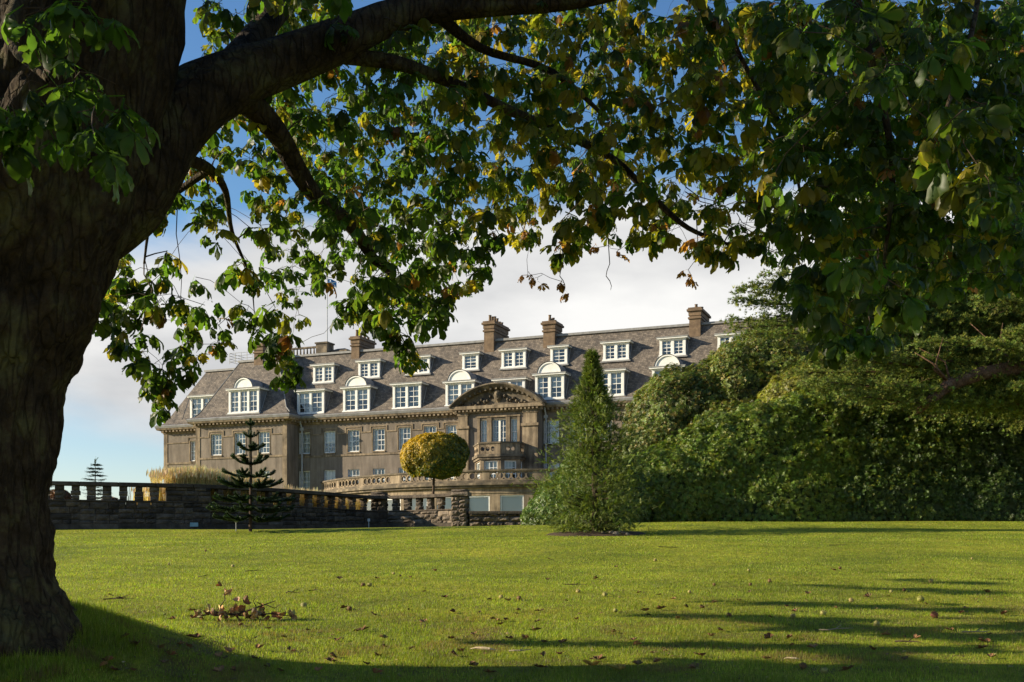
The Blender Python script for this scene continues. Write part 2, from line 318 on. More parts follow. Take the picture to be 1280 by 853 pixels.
def grass_mat():
    m, t, b = mat('lawn', rough=.85, spec=.15); tc = N(t, 'ShaderNodeTexCoord')
    n = N(t, 'ShaderNodeTexNoise', i_Scale=.35, i_Detail=7.0, i_Roughness=.6); L(t, tc.outputs['Object'], n.inputs['Vector'])
    r = N(t, 'ShaderNodeValToRGB'); e = r.color_ramp.elements; e[0].position = .34; e[0].color = (.115, .15, .009, 1); e[1].position = .68; e[1].color = (.285, .28, .022, 1); x = e.new(.5); x.color = (.195, .215, .013, 1)
    L(t, n.outputs['Fac'], r.inputs[0])
    mp = N(t, 'ShaderNodeMapping'); mp.inputs['Scale'].default_value = (1, .45, 1); L(t, tc.outputs['Object'], mp.inputs[0])
    n2 = N(t, 'ShaderNodeTexNoise', i_Scale=7.0, i_Detail=9.0, i_Roughness=.72); L(t, mp.outputs[0], n2.inputs['Vector'])
    r2 = N(t, 'ShaderNodeValToRGB'); e = r2.color_ramp.elements; e[0].position = .36; e[0].color = (.5, .52, .5, 1); e[1].position = .62; e[1].color = (1.35, 1.3, 1.2, 1)
    L(t, n2.outputs['Fac'], r2.inputs[0]); g = N(t, 'ShaderNodeMixRGB', blend_type='MULTIPLY'); g.inputs[0].default_value = .85
    L(t, r.outputs[0], g.inputs[1]); L(t, r2.outputs[0], g.inputs[2]); L(t, g.outputs[0], b.inputs['Base Color'])
    n9 = N(t, 'ShaderNodeTexNoise', i_Scale=1.6, i_Detail=8.0, i_Roughness=.7); L(t, tc.outputs['Object'], n9.inputs['Vector'])
    m9 = N(t, 'ShaderNodeMapRange'); m9.inputs['From Min'].default_value = .51; m9.inputs['From Max'].default_value = .62; L(t, n9.outputs['Fac'], m9.inputs['Value'])
    s9 = N(t, 'ShaderNodeSeparateXYZ'); L(t, tc.outputs['Object'], s9.inputs[0]); y9 = N(t, 'ShaderNodeMapRange'); y9.inputs['From Min'].default_value = 22; y9.inputs['From Max'].default_value = 11; y9.inputs['To Max'].default_value = .8; L(t, s9.outputs['Y'], y9.inputs['Value'])
    q9 = N(t, 'ShaderNodeMath', operation='MULTIPLY'); L(t, m9.outputs[0], q9.inputs[0]); L(t, y9.outputs[0], q9.inputs[1]); g9 = N(t, 'ShaderNodeMixRGB'); g9.inputs[2].default_value = (.10, .065, .03, 1)
    L(t, q9.outputs[0], g9.inputs[0]); L(t, g.outputs[0], g9.inputs[1]); L(t, g9.outputs[0], b.inputs['Base Color'])
    n3 = N(t, 'ShaderNodeTexNoise', i_Scale=26.0, i_Detail=6.0, i_Roughness=.7); L(t, tc.outputs['Object'], n3.inputs['Vector'])
    ad = N(t, 'ShaderNodeMath', operation='ADD'); L(t, n2.outputs['Fac'], ad.inputs[0]); L(t, n3.outputs['Fac'], ad.inputs[1])
    bp = N(t, 'ShaderNodeBump', i_Strength=.9, i_Distance=.05); L(t, ad.outputs[0], bp.inputs['Height']); L(t, bp.outputs[0], b.inputs['Normal'])
    return m
M_lawn = grass_mat()
def grid_sheet(name, xs, ys, zf, m, keep=None):
    X, Y = np.meshgrid(xs, ys); Z = zf(X, Y); V = np.stack([X, Y, Z], -1).reshape(-1, 3); nx = len(xs)
    i, j = np.meshgrid(np.arange(nx - 1), np.arange(len(ys) - 1)); a = (j * nx + i).ravel()
    Fq = np.stack([a, a + 1, a + nx + 1, a + nx], -1)
    if keep is not None:
        c = V[Fq].mean(1); Fq = Fq[keep(c[:, 0], c[:, 1])]
    o = np_mesh(name, V, [Fq], m, smooth=True); o['kind'] = 'structure'; return o
xs = np.concatenate([[-400, -200, -100, -60], np.arange(-40, -12, 1.), np.arange(-12, 12, .25), np.arange(12, 45, 1.), [60, 100, 200, 400]])
ys = np.concatenate([[-60, -30, -10, 0, 4], np.arange(7, 22, .25), np.arange(22, 63, .5)])
grid_sheet('lawn', xs, ys, gz, M_lawn)
# the terrace behind the stone wall and the ground on to the horizon
def tz(X, Y):
    base = np.interp(Y, [46, 62, 80, 98, 130, 260, 2500], [4.05, 4.15, 4.6, 5.0, 5.2, 4.0, -10])
    return base
TX0, TX1 = -400, 400
xs2 = np.concatenate([[-2500, -400, -120, -60], np.arange(-44, 1.6, .6), [1.6, 10, 20, 40, 70, 120, 400, 2500]])
rows = [0, .02, .1, .3, 1]
V = []; ny = 40
for k in range(ny):
    for X in xs2:
        y0 = float(wall_y(X)) + .45 if X < 1.6 else 62.5
        t_ = (k / (ny - 1)) ** 3; Y = y0 + t_ * (2500 - y0)
        z = float(tz(X, Y)) if X < 1.7 else float(np.interp(Y, [62.5, 98, 130, 260, 2500], [3.3, 5.0, 5.2, 4, -10]))
        if k == 0: z = 2.5
        if k == 1: Y = y0 + .02
        V.append((X, Y, z))
nx = len(xs2); i, j = np.meshgrid(np.arange(nx - 1), np.arange(ny - 1)); a = (j * nx + i).ravel()
o = np_mesh('upper_terrace', np.array(V), [np.stack([a, a + 1, a + nx + 1, a + nx], -1)], M_lawn); o['kind'] = 'structure'

# ------------------------------------------------------------------ hotel, in its own frame: x along the front, y inward, z up
X0, Y0 = (378 - CX) / F * 116.7, 116.7; DX, DY = .9265, -.3763
TH = math.atan2(DY, DX)
hotel = empty('country_hotel', (X0, Y0, 0), TH, 'long brown stone country hotel with grey slate mansard roof and two rows of white dormers', 'hotel')
def S(px, b=0.0):
    u = (px - CX) / F; return (u * (Y0 + .9265 * b) - X0 - .3763 * b) / (DX - DY * u)
def ZH(px, py, b=0.0): return EYE + (HY - py) / F * (Y0 + DY * S(px, b) + .9265 * b)
GZ0 = 4.3
ZC = 16.15                                    # top of the wall, underside of cornice

def panel(mb, fm, s0, s1, z0, z1, holes, reveal=.22, step=None):
    """wall sheet in (s, depth, z) with window holes (sa, sb, za, zb) and their reveals"""
    ss = {s0, s1}; zs = {z0, z1}
    for h in holes: ss |= {h[0], h[1]}; zs |= {h[2], h[3]}
    ss = sorted(ss); zs = sorted(zs)
    if step:
        n = []
        for a_, b_ in zip(ss[:-1], ss[1:]):
            k = max(1, int((b_ - a_) / step)); n += [a_ + (b_ - a_) * q / k for q in range(k)]
        ss = n + [ss[-1]]
    for a_, b_ in zip(ss[:-1], ss[1:]):
        for c_, d_ in zip(zs[:-1], zs[1:]):
            mx_, mz_ = (a_ + b_) / 2, (c_ + d_) / 2
            if any(h[0] < mx_ < h[1] and h[2] < mz_ < h[3] for h in holes): continue
            mb.quad(fm(a_, 0, c_), fm(b_, 0, c_), fm(b_, 0, d_), fm(a_, 0, d_))
    for a_, b_, c_, d_ in holes:
        r = reveal
        mb.quad(fm(a_, 0, c_), fm(a_, 0, d_), fm(a_, r, d_), fm(a_, r, c_)); mb.quad(fm(b_, 0, d_), fm(b_, 0, c_), fm(b_, r, c_), fm(b_, r, d_))
        mb.quad(fm(a_, 0, d_), fm(b_, 0, d_), fm(b_, r, d_), fm(a_, r, d_)); mb.quad(fm(b_, 0, c_), fm(a_, 0, c_), fm(a_, r, c_), fm(b_, r, c_))
def window(fm, a_, b_, z0, z1, cols, rows_, dep=.16, blind=None, lights=1, sash=True, thick=.09, name='window'):
    """white sash window: frame and glazing bars (the part), glass and curtain (its sub-parts)"""
    m = MB(); t = thick
    bx = lambda x0, x1, y0, y1, q0, q1: m.box(x0, x1, y0, y1, q0, q1, fm)
    bx(a_, a_ + t, dep - .04, dep + .06, z0, z1); bx(b_ - t, b_, dep - .04, dep + .06, z0, z1)
    bx(a_ + t, b_ - t, dep - .04, dep + .06, z1 - t, z1); bx(a_ + t, b_ - t, dep - .08, dep + .06, z0, z0 + t * 1.2)
    W = (b_ - a_ - 2 * t)
    for q in range(1, lights):
        x = a_ + t + W * q / lights; bx(x - .1, x + .1, dep - .06, dep + .06, z0 + t * 1.2, z1 - t)
    for q in range(lights):
        xa = a_ + t + W * q / lights + (.1 if q else 0); xb = a_ + t + W * (q + 1) / lights - (.1 if q < lights - 1 else 0)
        zm = (z0 + z1) / 2
        if sash: bx(xa, xb, dep, dep + .05, zm - .035, zm + .035)
        for c in range(1, cols): x = xa + (xb - xa) * c / cols; bx(x - .022, x + .022, dep + .01, dep + .045, z0 + t * 1.2, z1 - t)
        for r_ in range(1, rows_):
            z = z0 + t * 1.2 + (z1 - z0 - 2.2 * t) * r_ / rows_
            if sash and abs(z - zm) < .08: continue
            bx(xa, xb, dep + .012, dep + .043, z - .02, z + .02)
    o = m.build(name, M_white, hotel)
    g = MB(); g.quad(fm(a_, dep + .047, z0), fm(b_, dep + .047, z0), fm(b_, dep + .047, z1), fm(a_, dep + .047, z1)); g.build('glass', M_glass, o)
    c = MB(); d = dep + .22; kind = blind if blind is not None else random.choice(['drape', 'full', 'full', 'half', 'drape', 'full'])
    def curt(x0, x1, q0, q1):
        k = max(2, int((x1 - x0) / .09))
        for q in range(k):
            xa, xb = x0 + (x1 - x0) * q / k, x0 + (x1 - x0) * (q + 1) / k; ya = d + .03 * (q % 2); yb = d + .03 * ((q + 1) % 2)
            c.quad(fm(xa, ya, q0), fm(xb, yb, q0), fm(xb, yb, q1), fm(xa, ya, q1))
    if kind == 'full': curt(a_, b_, z0, z1)
    elif kind == 'blind': c.quad(fm(a_, d, z0 + .08 * (z1 - z0)), fm(b_, d, z0 + .08 * (z1 - z0)), fm(b_, d, z1), fm(a_, d, z1))
    elif kind == 'half': curt(a_, b_, z0 + .45 * (z1 - z0), z1)
    else:
        ww = (b_ - a_) * (random.uniform(.25, .42) if kind == 'drape' else .12); curt(a_, a_ + ww, z0, z1); c.build('curtain', M_curt, o); c = MB(); curt(b_ - ww, b_, z0, z1)
    if c.v: c.build('curtain', M_curt, o)
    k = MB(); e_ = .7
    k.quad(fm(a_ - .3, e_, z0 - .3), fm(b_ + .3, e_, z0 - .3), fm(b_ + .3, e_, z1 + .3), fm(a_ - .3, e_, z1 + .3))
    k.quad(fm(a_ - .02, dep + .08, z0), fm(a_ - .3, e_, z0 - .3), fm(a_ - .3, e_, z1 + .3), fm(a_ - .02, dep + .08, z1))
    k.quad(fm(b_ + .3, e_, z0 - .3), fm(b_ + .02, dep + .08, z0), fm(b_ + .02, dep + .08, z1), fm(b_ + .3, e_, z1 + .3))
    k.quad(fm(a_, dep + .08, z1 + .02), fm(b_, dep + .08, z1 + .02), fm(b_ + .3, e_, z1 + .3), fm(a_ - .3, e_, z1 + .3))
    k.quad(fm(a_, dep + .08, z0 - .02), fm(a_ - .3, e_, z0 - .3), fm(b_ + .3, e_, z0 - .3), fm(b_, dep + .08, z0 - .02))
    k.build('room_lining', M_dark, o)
    return o

W1 = (12.62, 14.86); W0 = (8.55, 10.85)      # first floor and ground floor window heights
def flat(b): return lambda s, d, z: (s, b + d, z)
F0 = flat(0.0); BP = -2.1; FP = flat(BP); BW = 1.5; FW = flat(BW); BC = -1.25; FC = flat(BC)
sP0, sP1 = S(245, BP), S(359, BP); sW0 = S(205, BW); sC0, sC1 = S(573, BC), S(673, BC); sEnd = 62.0

main = [380.5, 412, 442, 473.5, 505.6, 537.6, 567.5]
mainR = [689, 722, 755, 788, 822, 858, 893, 925]
hl = 1.35 / 2
holes = []; wins = []
for px in main[:-1] + [None]:
    if px is None: s = S(564); hw = .6
    else: s = S(px); hw = .68
    if s + hw > sC0 - .1: continue
    for zz in (W1, W0): holes.append((s - hw, s + hw, *zz)); wins.append((F0, s - hw, s + hw, *zz))
for px in mainR:
    s = S(px); hw = .8
    for zz in (W1, W0): holes.append((s - hw, s + hw, *zz)); wins.append((F0, s - hw, s + hw, *zz))
wl = MB(); panel(wl, F0, sP1, sEnd, GZ0, ZC, holes)
ph = []
for px, hw in ((270.4, .68), (300, .68), (330, .68)):
    s = S(px, BP)
    for zz in (W1, W0): ph.append((s - hw, s + hw, *zz)); wins.append((FP, s - hw, s + hw, *zz))
panel(wl, FP, sP0, sP1, GZ0, ZC, ph)
wl.quad((sP1, BP, GZ0), (sP1, 0, GZ0), (sP1, 0, ZC), (sP1, BP, ZC)); wl.quad((sP0, BW, GZ0), (sP0, BP, GZ0), (sP0, BP, ZC), (sP0, BW, ZC))
sw = S(241.2, BW); wh = [(sw - .38, sw + .3, 12.5, 14.7)]; wins.append((FW, sw - .38, sw + .3, 12.5, 14.7))
panel(wl, FW, sW0, sP0, GZ0, ZC, wh); wl.quad((sW0, 14, GZ0), (sW0, BW, GZ0), (sW0, BW, ZC), (sW0, 14, ZC)); wl.quad((sEnd, 0, GZ0), (sEnd, 14, GZ0), (sEnd, 14, ZC), (sEnd, 0, ZC))
# central bay walls
ch = []
for pa, pb in ((600.3, 608.7), (615, 632.3), (638, 646.5)):
    ch.append((S(pa, BC), S(pb, BC), 12.55, 15.05)); 
panel(wl, FC, sC0, sC1, GZ0, ZC, ch, reveal=.3)
wl.quad((sC1, BC, GZ0), (sC1, 0, GZ0), (sC1, 0, ZC), (sC1, BC, ZC)); wl.quad((sC0, 0, GZ0), (sC0, BC, GZ0), (sC0, BC, ZC), (sC0, 0, ZC))
wl.build('wall', M_harl, hotel)
for k_, (fm, a_, b_, z0, z1) in enumerate(wins):
    bl = 'full' if (fm is FP) else None
    window(fm, a_, b_, z0, z1, 3 if b_ - a_ < 1.5 else 4, 4, blind=bl)
window(FC, *ch[0], 2, 4, dep=.22, blind='full'); window(FC, *ch[2], 2, 4, dep=.22, blind='full'); window(FC, *ch[1], 2, 4, dep=.22, lights=2, blind='open', sash=False)

# string courses, sills, stepped label moulds
tr = MB()
def band(fm, s0, s1, z0, z1, pr, hs=None): tr.box(s0, s1, -pr, .0 - .002, z0, z1, fm)
for fm, s0, s1, hs in ((F0, sP1, sC0, holes), (F0, sC1, sEnd, holes), (FP, sP0, sP1, ph), (FW, sW0, sP0, wh)):
    band(fm, s0, s1, 12.22, 12.42, .07)
    hh = sorted([h for h in hs if h[2] > 12 and s0 <= h[0] < s1]); x = s0
    for h in hh:
        if h[0] - .3 > x: band(fm, x, h[0] - .3, 14.52, 14.64, .06)
        band(fm, h[0] - .3, h[0] - .18, 14.52, 15.2, .06); band(fm, h[0] - .18, h[1] + .18, 15.08, 15.2, .06); band(fm, h[1] + .18, h[1] + .3, 14.52, 15.2, .06)
        band(fm, h[0] - .08, h[1] + .08, h[2] - .14, h[2] - .005, .1); x = h[1] + .3
        band(fm, h[0] - .12, h[0] - .01, h[2], h[3] + .1, .03); band(fm, h[1] + .01, h[1] + .12, h[2], h[3] + .1, .03); band(fm, h[0] - .01, h[1] + .01, h[3] + .01, h[3] + .1, .03)
    if x < s1: band(fm, x, s1, 14.52, 14.64, .06)
# quoins and giant pilasters of the central bay, thin corner strips elsewhere
for s0, s1, fm in ((sP0, sP0 + .55, FP), (sP1 - .55, sP1, FP), (sW0, sW0 + .5, FW)):
    tr.box(s0, s1, -.05, -.002, GZ0, ZC, fm)
tr.build('stone_trim', M_dress, hotel)
pil = MB()
for a_, b_ in ((sC0 - .02, sC0 + 1.15), (sC1 - 1.55, sC1 + .02)):
    pil.box(a_, b_, -.22, -.003, GZ0, 14.25, FC); pil.box(a_ - .1, b_ + .1, -.36, -.003, 14.25, 14.5, FC); pil.box(a_ + .1, b_ - .1, -.2, -.003, 14.5, 15.5, FC); pil.box(a_, b_, -.26, -.003, 15.5, ZC - .02, FC)
for h in ch:
    pil.box(h[0] - .28, h[0] - .02, -.09, -.003, h[2] - .2, h[3] + .18, FC); pil.box(h[1] + .02, h[1] + .28, -.09, -.003, h[2] - .2, h[3] + .18, FC); pil.box(h[0] - .34, h[1] + .34, -.13, -.003, h[3] + .185, h[3] + .33, FC)
pil.build('pilaster', M_dress, hotel)

# cornice with dentils and lead gutter
cor = MB(); den = cor; gut = MB()
def cornice(path, closed=False):
    # path: outline points (s,b) walked so that outside is on the left-hand side given by (nx,ny)
    prof = [(.0, ZC - .55), (.10, ZC - .5), (.10, ZC - .3), (.16, ZC - .22), (.58, ZC - .12), (.66, ZC + .1), (.66, ZC + .2), (.0, ZC + .22)]
    pts = [Vector((p[0], p[1])) for p in path]; n = len(pts); ns = []
    for i in range(n - 1):
        d = (pts[i + 1] - pts[i]).normalized(); ns.append(Vector((d.y, -d.x)))
    rings = []
    for i in range(n):
        if i == 0: o_ = ns[0]
        elif i == n - 1: o_ = ns[-1]
        else:
            o_ = ns[i - 1] + ns[i]; o_ = o_ / (o_.dot(ns[i]) or 1)
        rings.append([(pts[i].x + o_.x * p, pts[i].y + o_.y * p, z) for p, z in prof])
    for i in range(n - 1):
        a, b = rings[i], rings[i + 1]
        for k in range(len(prof) - 1): cor.quad(a[k], b[k], b[k + 1], a[k + 1])
        # gutter: a white-grey lip on top
        prof2 = [(.67, ZC + .08), (.74, ZC + .3), (.60, ZC + .42), (.0, ZC + .44)]
    rings2 = []
    for i in range(n):
        if i == 0: o_ = ns[0]
        elif i == n - 1: o_ = ns[-1]
        else: o_ = ns[i - 1] + ns[i]; o_ = o_ / (o_.dot(ns[i]) or 1)
        rings2.append([(pts[i].x + o_.x * p, pts[i].y + o_.y * p, z) for p, z in prof2])
    for i in range(n - 1):
        a, b = rings2[i], rings2[i + 1]
        for k in range(3): gut.quad(a[k], b[k], b[k + 1], a[k + 1])
        d = pts[i + 1] - pts[i]; Lg = d.length; d.normalize(); k = max(1, int(Lg / .46)); nn = ns[i]
        for q in range(k):
            c = pts[i] + d * ((q + .5) * Lg / k)
            p = [c - d * .11 + nn * .165, c + d * .11 + nn * .165, c + d * .11 + nn * .5, c - d * .11 + nn * .5]
            vs = [(v.x, v.y, z) for z in (ZC - .34, ZC - .145) for v in p]
            den.add(vs, [(3, 2, 1, 0), (4, 5, 6, 7), (0, 1, 5, 4), (1, 2, 6, 5), (2, 3, 7, 6), (3, 0, 4, 7)])
cornice([(sW0, 14), (sW0, BW), (sP0, BW), (sP0, BP), (sP1, BP), (sP1, 0), (sC0, 0)])
cornice([(sC1, 0), (sEnd, 0), (sEnd, 14)])
cor.build('cornice', M_dress, hotel); gut.build('gutter', M_lead, hotel)

# roof: mansard frusta with flared eaves
ZT = 23.45
def roof_block(mb, s0, s1, b0, b1, zt, top=True, left=True, right=True):
    prof = [(-.62, ZC + .42), (-.1, ZC + .62), (.32, ZC + 1.15), (3.25, zt)]
    rg = []
    for i_, z in prof:
        rg.append([(s0 + (i_ if left else 0), b0 + i_, z), (s1 - (i_ if right else 0), b0 + i_, z), (s1 - (i_ if right else 0), b1, z), (s0 + (i_ if left else 0), b1, z)])
    for a, b in zip(rg[:-1], rg[1:]):
        for q in (0, 1, 3):
            mb.quad(a[q], a[(q + 1) % 4], b[(q + 1) % 4], b[q])
    return rg[-1]
rf = MB()
top1 = roof_block(rf, sP0 + 1.2, sEnd, 0, 14, ZT, right=True); top3 = roof_block(rf, sW0, sP0 + 6, BW, 14, ZT - .56)
top2 = roof_block(rf, sP0, sP1, BP, 12, ZT - .55)
rf2 = MB()
top0 = top1
roof = rf.build('roof', M_slate, hotel)
rt = MB()
for t_, zt in ((top1, ZT), (top2, ZT - .55), (top3, ZT - .56)):
    x0_, x1_ = t_[0][0], t_[1][0]; y0_ = t_[0][1]
    rt.box(x0_ - .15, x1_ + .15, y0_ - .18, 13.5 + zt * .01, zt - .02, zt + .2)
rt.build('roof_flat', M_lead, roof)
# lead valley flashings by the left wing
fl = MB()
i3 = 3.25
fl.tube([(sP1 + .66, BP + 1.9, ZC + .5), (sP1 - .3, BP + 2.5, ZC + 1.2), (sP1 - i3 + .02, BP + 3.3 + 1.9, ZT - .6)], .07, 5)
fl.tube([(sP1 + .3, BP + .0, ZC + .66), (sP1 - .3, BP + .32, ZC + 1.17), (sP1 - i3, BP + i3, ZT - .55)], .06, 5)
fl.tube([(sP0 - .1, BP - .1, ZC + .66), (sP0 + .32, BP + .32, ZC + 1.17), (sP0 + i3, BP + i3, ZT - .55)], .05, 5)
fl.build('hip_flashing', M_lead, roof)

# dormers
def dormer(px0, px1, pyt, pyb, low, arch, lights, cols=2, rows_=4, panes=None):
    b = -.12 if low else 1.75
    if px1 < 285 and low: b = BW - .12
    elif px1 < 330 and low: b = BP - .12
    s0, s1 = S(px0, b), S(px1, b); zt = ZH((px0 + px1) / 2, pyt, b); zb = ZH((px0 + px1) / 2, pyb, b)
    fm = flat(b); m = MB()
    t = .24; deep = 3.5 if low else 2.4
    # white front frame
    m.box(s0, s0 + t, -.03, .2, zb + .16, zt - .26, fm); m.box(s1 - t, s1, -.03, .2, zb + .16, zt - .26, fm)
    m.box(s0 - .06, s1 + .06, -.14, .2, zb, zb + .155, fm)
    m.box(s0 - .02, s1 + .02, -.05, .2, zt - .255, zt - .12, fm)
    m.box(s0 - .22, s1 + .22, -.25, deep, zt - .115, zt + .0, fm)     # projecting eaves board
    if arch:
        c = (s0 + s1) / 2; w_ = (s1 - s0) * (.36 if px1 > 330 else .27); h_ = .98; n = 14
        arc = [(c + w_ * math.cos(math.pi * q / n), zt + .003 + h_ * math.sin(math.pi * q / n)) for q in range(n + 1)]
        m.add([fm(x, -.06, z) for x, z in arc], [tuple(range(n + 1))])
        for q in range(n):                                               # moulded rim of the arch
            (xa, za), (xb, zb_) = arc[q], arc[q + 1]; k = 1.13
            xo = lambda x: c + (x - c) * k; zo = lambda z: zt + (z - zt) * k
            m.quad(fm(xa, -.14, za), fm(xb, -.14, zb_), fm(xo(xb), -.14, zo(zb_)), fm(xo(xa), -.14, zo(za)))
            m.quad(fm(xa, -.14, za), fm(xa, -.06, za), fm(xb, -.06, zb_), fm(xb, -.14, zb_))
            m.quad(fm(xo(xa), -.14, zo(za)), fm(xo(xb), -.14, zo(zb_)), fm(xo(xb), .02, zo(zb_)), fm(xo(xa), .02, zo(za)))
    if lights > 1:
        for q in range(1, lights):
            x = s0 + t + (s1 - s0 - 2 * t) * q / lights; m.box(x - .13, x + .13, -.03, .2, zb + .16, zt - .26, fm)
    d = m.build('dormer', M_white, hotel)
    g = MB(); gb = MB(); cu = MB(); dk = MB()
    for q in range(lights):
        xa = s0 + t + (s1 - s0 - 2 * t) * q / lights + (.13 if q else 0); xb = s0 + t + (s1 - s0 - 2 * t) * (q + 1) / lights - (.13 if q < lights - 1 else 0)
        za, zb2 = zb + .16, zt - .26; zm = (za + zb2) / 2
        gb.box(xa, xa + .05, .05, .12, za, zb2, fm); gb.box(xb - .05, xb, .05, .12, za, zb2, fm); gb.box(xa + .05, xb - .05, .05, .12, zb2 - .06, zb2, fm); gb.box(xa + .05, xb - .05, .05, .12, za, za + .08, fm); gb.box(xa + .05, xb - .05, .06, .115, zm - .035, zm + .035, fm)
        for c_ in range(1, cols): x = xa + (xb - xa) * c_ / cols; gb.box(x - .022, x + .022, .065, .11, za + .08, zb2 - .06, fm)
        for r_ in range(1, rows_):
            z = za + (zb2 - za) * r_ / rows_
            if abs(z - zm) > .08: gb.box(xa + .05, xb - .05, .068, .108, z - .02, z + .02, fm)
        cu = MB()
        g.quad(fm(xa, .113, za), fm(xb, .113, za), fm(xb, .113, zb2), fm(xa, .113, zb2))
        k_ = random.choice(['full', 'full', 'side', 'half'] if low else ['side', 'none', 'side', 'half'])
        if k_ == 'full': cu.quad(fm(xa, .3, za), fm(xb, .3, za), fm(xb, .3, zb2), fm(xa, .3, zb2))
        elif k_ == 'half': cu.quad(fm(xa, .3, zm), fm(xb, .3, zm), fm(xb, .3, zb2), fm(xa, .3, zb2))
        elif k_ == 'side':
            wc = (xb - xa) * .42
            if q == 0: cu.quad(fm(xa, .3, za), fm(xa + wc, .3, za), fm(xa + wc, .34, zb2), fm(xa, .3, zb2))
            else: cu.quad(fm(xb - wc, .3, za), fm(xb, .3, za), fm(xb, .3, zb2), fm(xb - wc, .34, zb2))
        if cu.v: cu.build('curtain', M_curt, d)
    gb.build('sash', M_white, d); g.build('glass', M_glass, d)
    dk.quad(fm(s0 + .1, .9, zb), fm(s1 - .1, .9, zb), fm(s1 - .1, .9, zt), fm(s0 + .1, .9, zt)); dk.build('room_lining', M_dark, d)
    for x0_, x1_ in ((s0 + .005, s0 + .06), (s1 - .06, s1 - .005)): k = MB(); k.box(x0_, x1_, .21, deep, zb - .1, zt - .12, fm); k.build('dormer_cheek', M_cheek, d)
    r_ = MB()
    r_.box(s0 - .27, s1 + .27, -.29, deep + .2, zt + .002, zt + .09, fm)
    if arch:
        n = 14; k2 = 1.15
        for q in range(n):
            pa = (c + w_ * k2 * math.cos(math.pi * q / n), zt + .05 + h_ * k2 * math.sin(math.pi * q / n)); pb = (c + w_ * k2 * math.cos(math.pi * (q + 1) / n), zt + .05 + h_ * k2 * math.sin(math.pi * (q + 1) / n))
            r_.quad(fm(pa[0], -.18, pa[1]), fm(pb[0], -.18, pb[1]), fm(pb[0], deep, pb[1]), fm(pa[0], deep, pa[1]))
    r_.build('dormer_roof', M_lead, d)
    # raking lead flashings at the foot of each cheek
    f2 = MB(); y_ = lambda z: (z - (ZC + 1.15)) / (ZT - ZC - 1.15) * 2.93 + .32 - b
    off = (BP if (270 < px1 < 330 and low) else 0)
    for x in (s0 - .06, s1 + .06):
        f2.tube([fm(x, y_(zb + .1) + off - .03, zb + .1), fm(x, y_(zt) + off - .03, zt)], .055, 4)
    f2.box(s0 - .2, s1 + .2, -.2, -.05, zb - .14, zb - .005, fm)
    f2.build('dormer_flashing', M_lead, d)
LOW = [(237.7, 268, 495, 526, 0, 2), (286, 323.7, 486, 517, 1, 3), (371.6, 405, 488, 518, 0, 2), (429, 462, 484, 515, 1, 2), (491, 526, 479.5, 511.5, 0, 2), (557, 592.6, 477, 508, 1, 2),
       (618, 656, 474, 504, 0, 2), (669, 705, 467.5, 500, 1, 2), (744, 780, 463, 496, 0, 2), (815, 854, 459, 492, 1, 2)]
UPP = [(391.6, 417, 456, 479, 2), (448, 474.6, 451, 473, 2), (508, 537, 446, 468, 2), (578, 598, 441.5, 463, 1), (627, 657, 437, 460.5, 2), (688, 709, 433, 456, 1), (754, 786, 427.5, 451, 2), (824.5, 857, 422, 445.5, 2), (897, 931, 417.5, 442, 2)]
for a_ in LOW: dormer(*a_[:4], True, a_[4], a_[5], cols=2, rows_=4)
for a_ in UPP: dormer(*a_[:4], False, 0, a_[4], cols=2, rows_=4)

# chimneys
def chimney(pxl, pxr, pyt, b, Ld, wd, pots=4):
    s0 = S(pxl, b); zt = ZH(pxl, pyt, b); s1 = s0 + wd; zb = ZT - 3.2; m = MB()
    m.box(s0, s1, b, b + Ld, zb, zt - .75); m.box(s0 - .1, s1 + .1, b - .1, b + Ld + .1, zt - 1.05, zt - .88)
    m.box(s0 - .06, s1 + .06, b - .06, b + Ld + .06, zt - .745, zt - .35); m.box(s0 - .2, s1 + .2, b - .2, b + Ld + .2, zt - .345, zt - .15); m.box(s0 - .1, s1 + .1, b - .1, b + Ld + .1, zt - .148, zt)
    c = m.build('chimney', M_brick, hotel)
    for q in range(pots):
        y = b + Ld * (q + .5) / pots; h_ = random.uniform(.35, .75)
        p = MB(); p.tube([((s0 + s1) / 2, y, zt - .01), ((s0 + s1) / 2, y, zt + h_ * .8), ((s0 + s1) / 2, y, zt + h_)], [.17, .13, .17], 8); p.build('chimney_pot', M_brick, c)
chimney(317.5, 338, 430, .9, 2.0, 1.1, 0)
chimney(439, 469, 421, 2.9, 3.2, .95, 4); chimney(605, 640, 402, 2.7, 3.7, 1.05, 6); chimney(679, 703, 402, 2.7, 2.0, 1.2, 4); chimney(861.5, 888, 385, 2.7, 3.6, 1.05, 3)
ex = MB()
for px, py in ((722, 420), (894, 405)):
    s = S(px, 6); z = ZH(px, py, 6); ex.box(s, s + .9, 6, 6.8, ZT, z); ex.tube([(s + .45, 6.4, z), (s + .45, 6.4, z + .35)], .16, 8)
ex.build('roof_vent', M_brick, hotel)
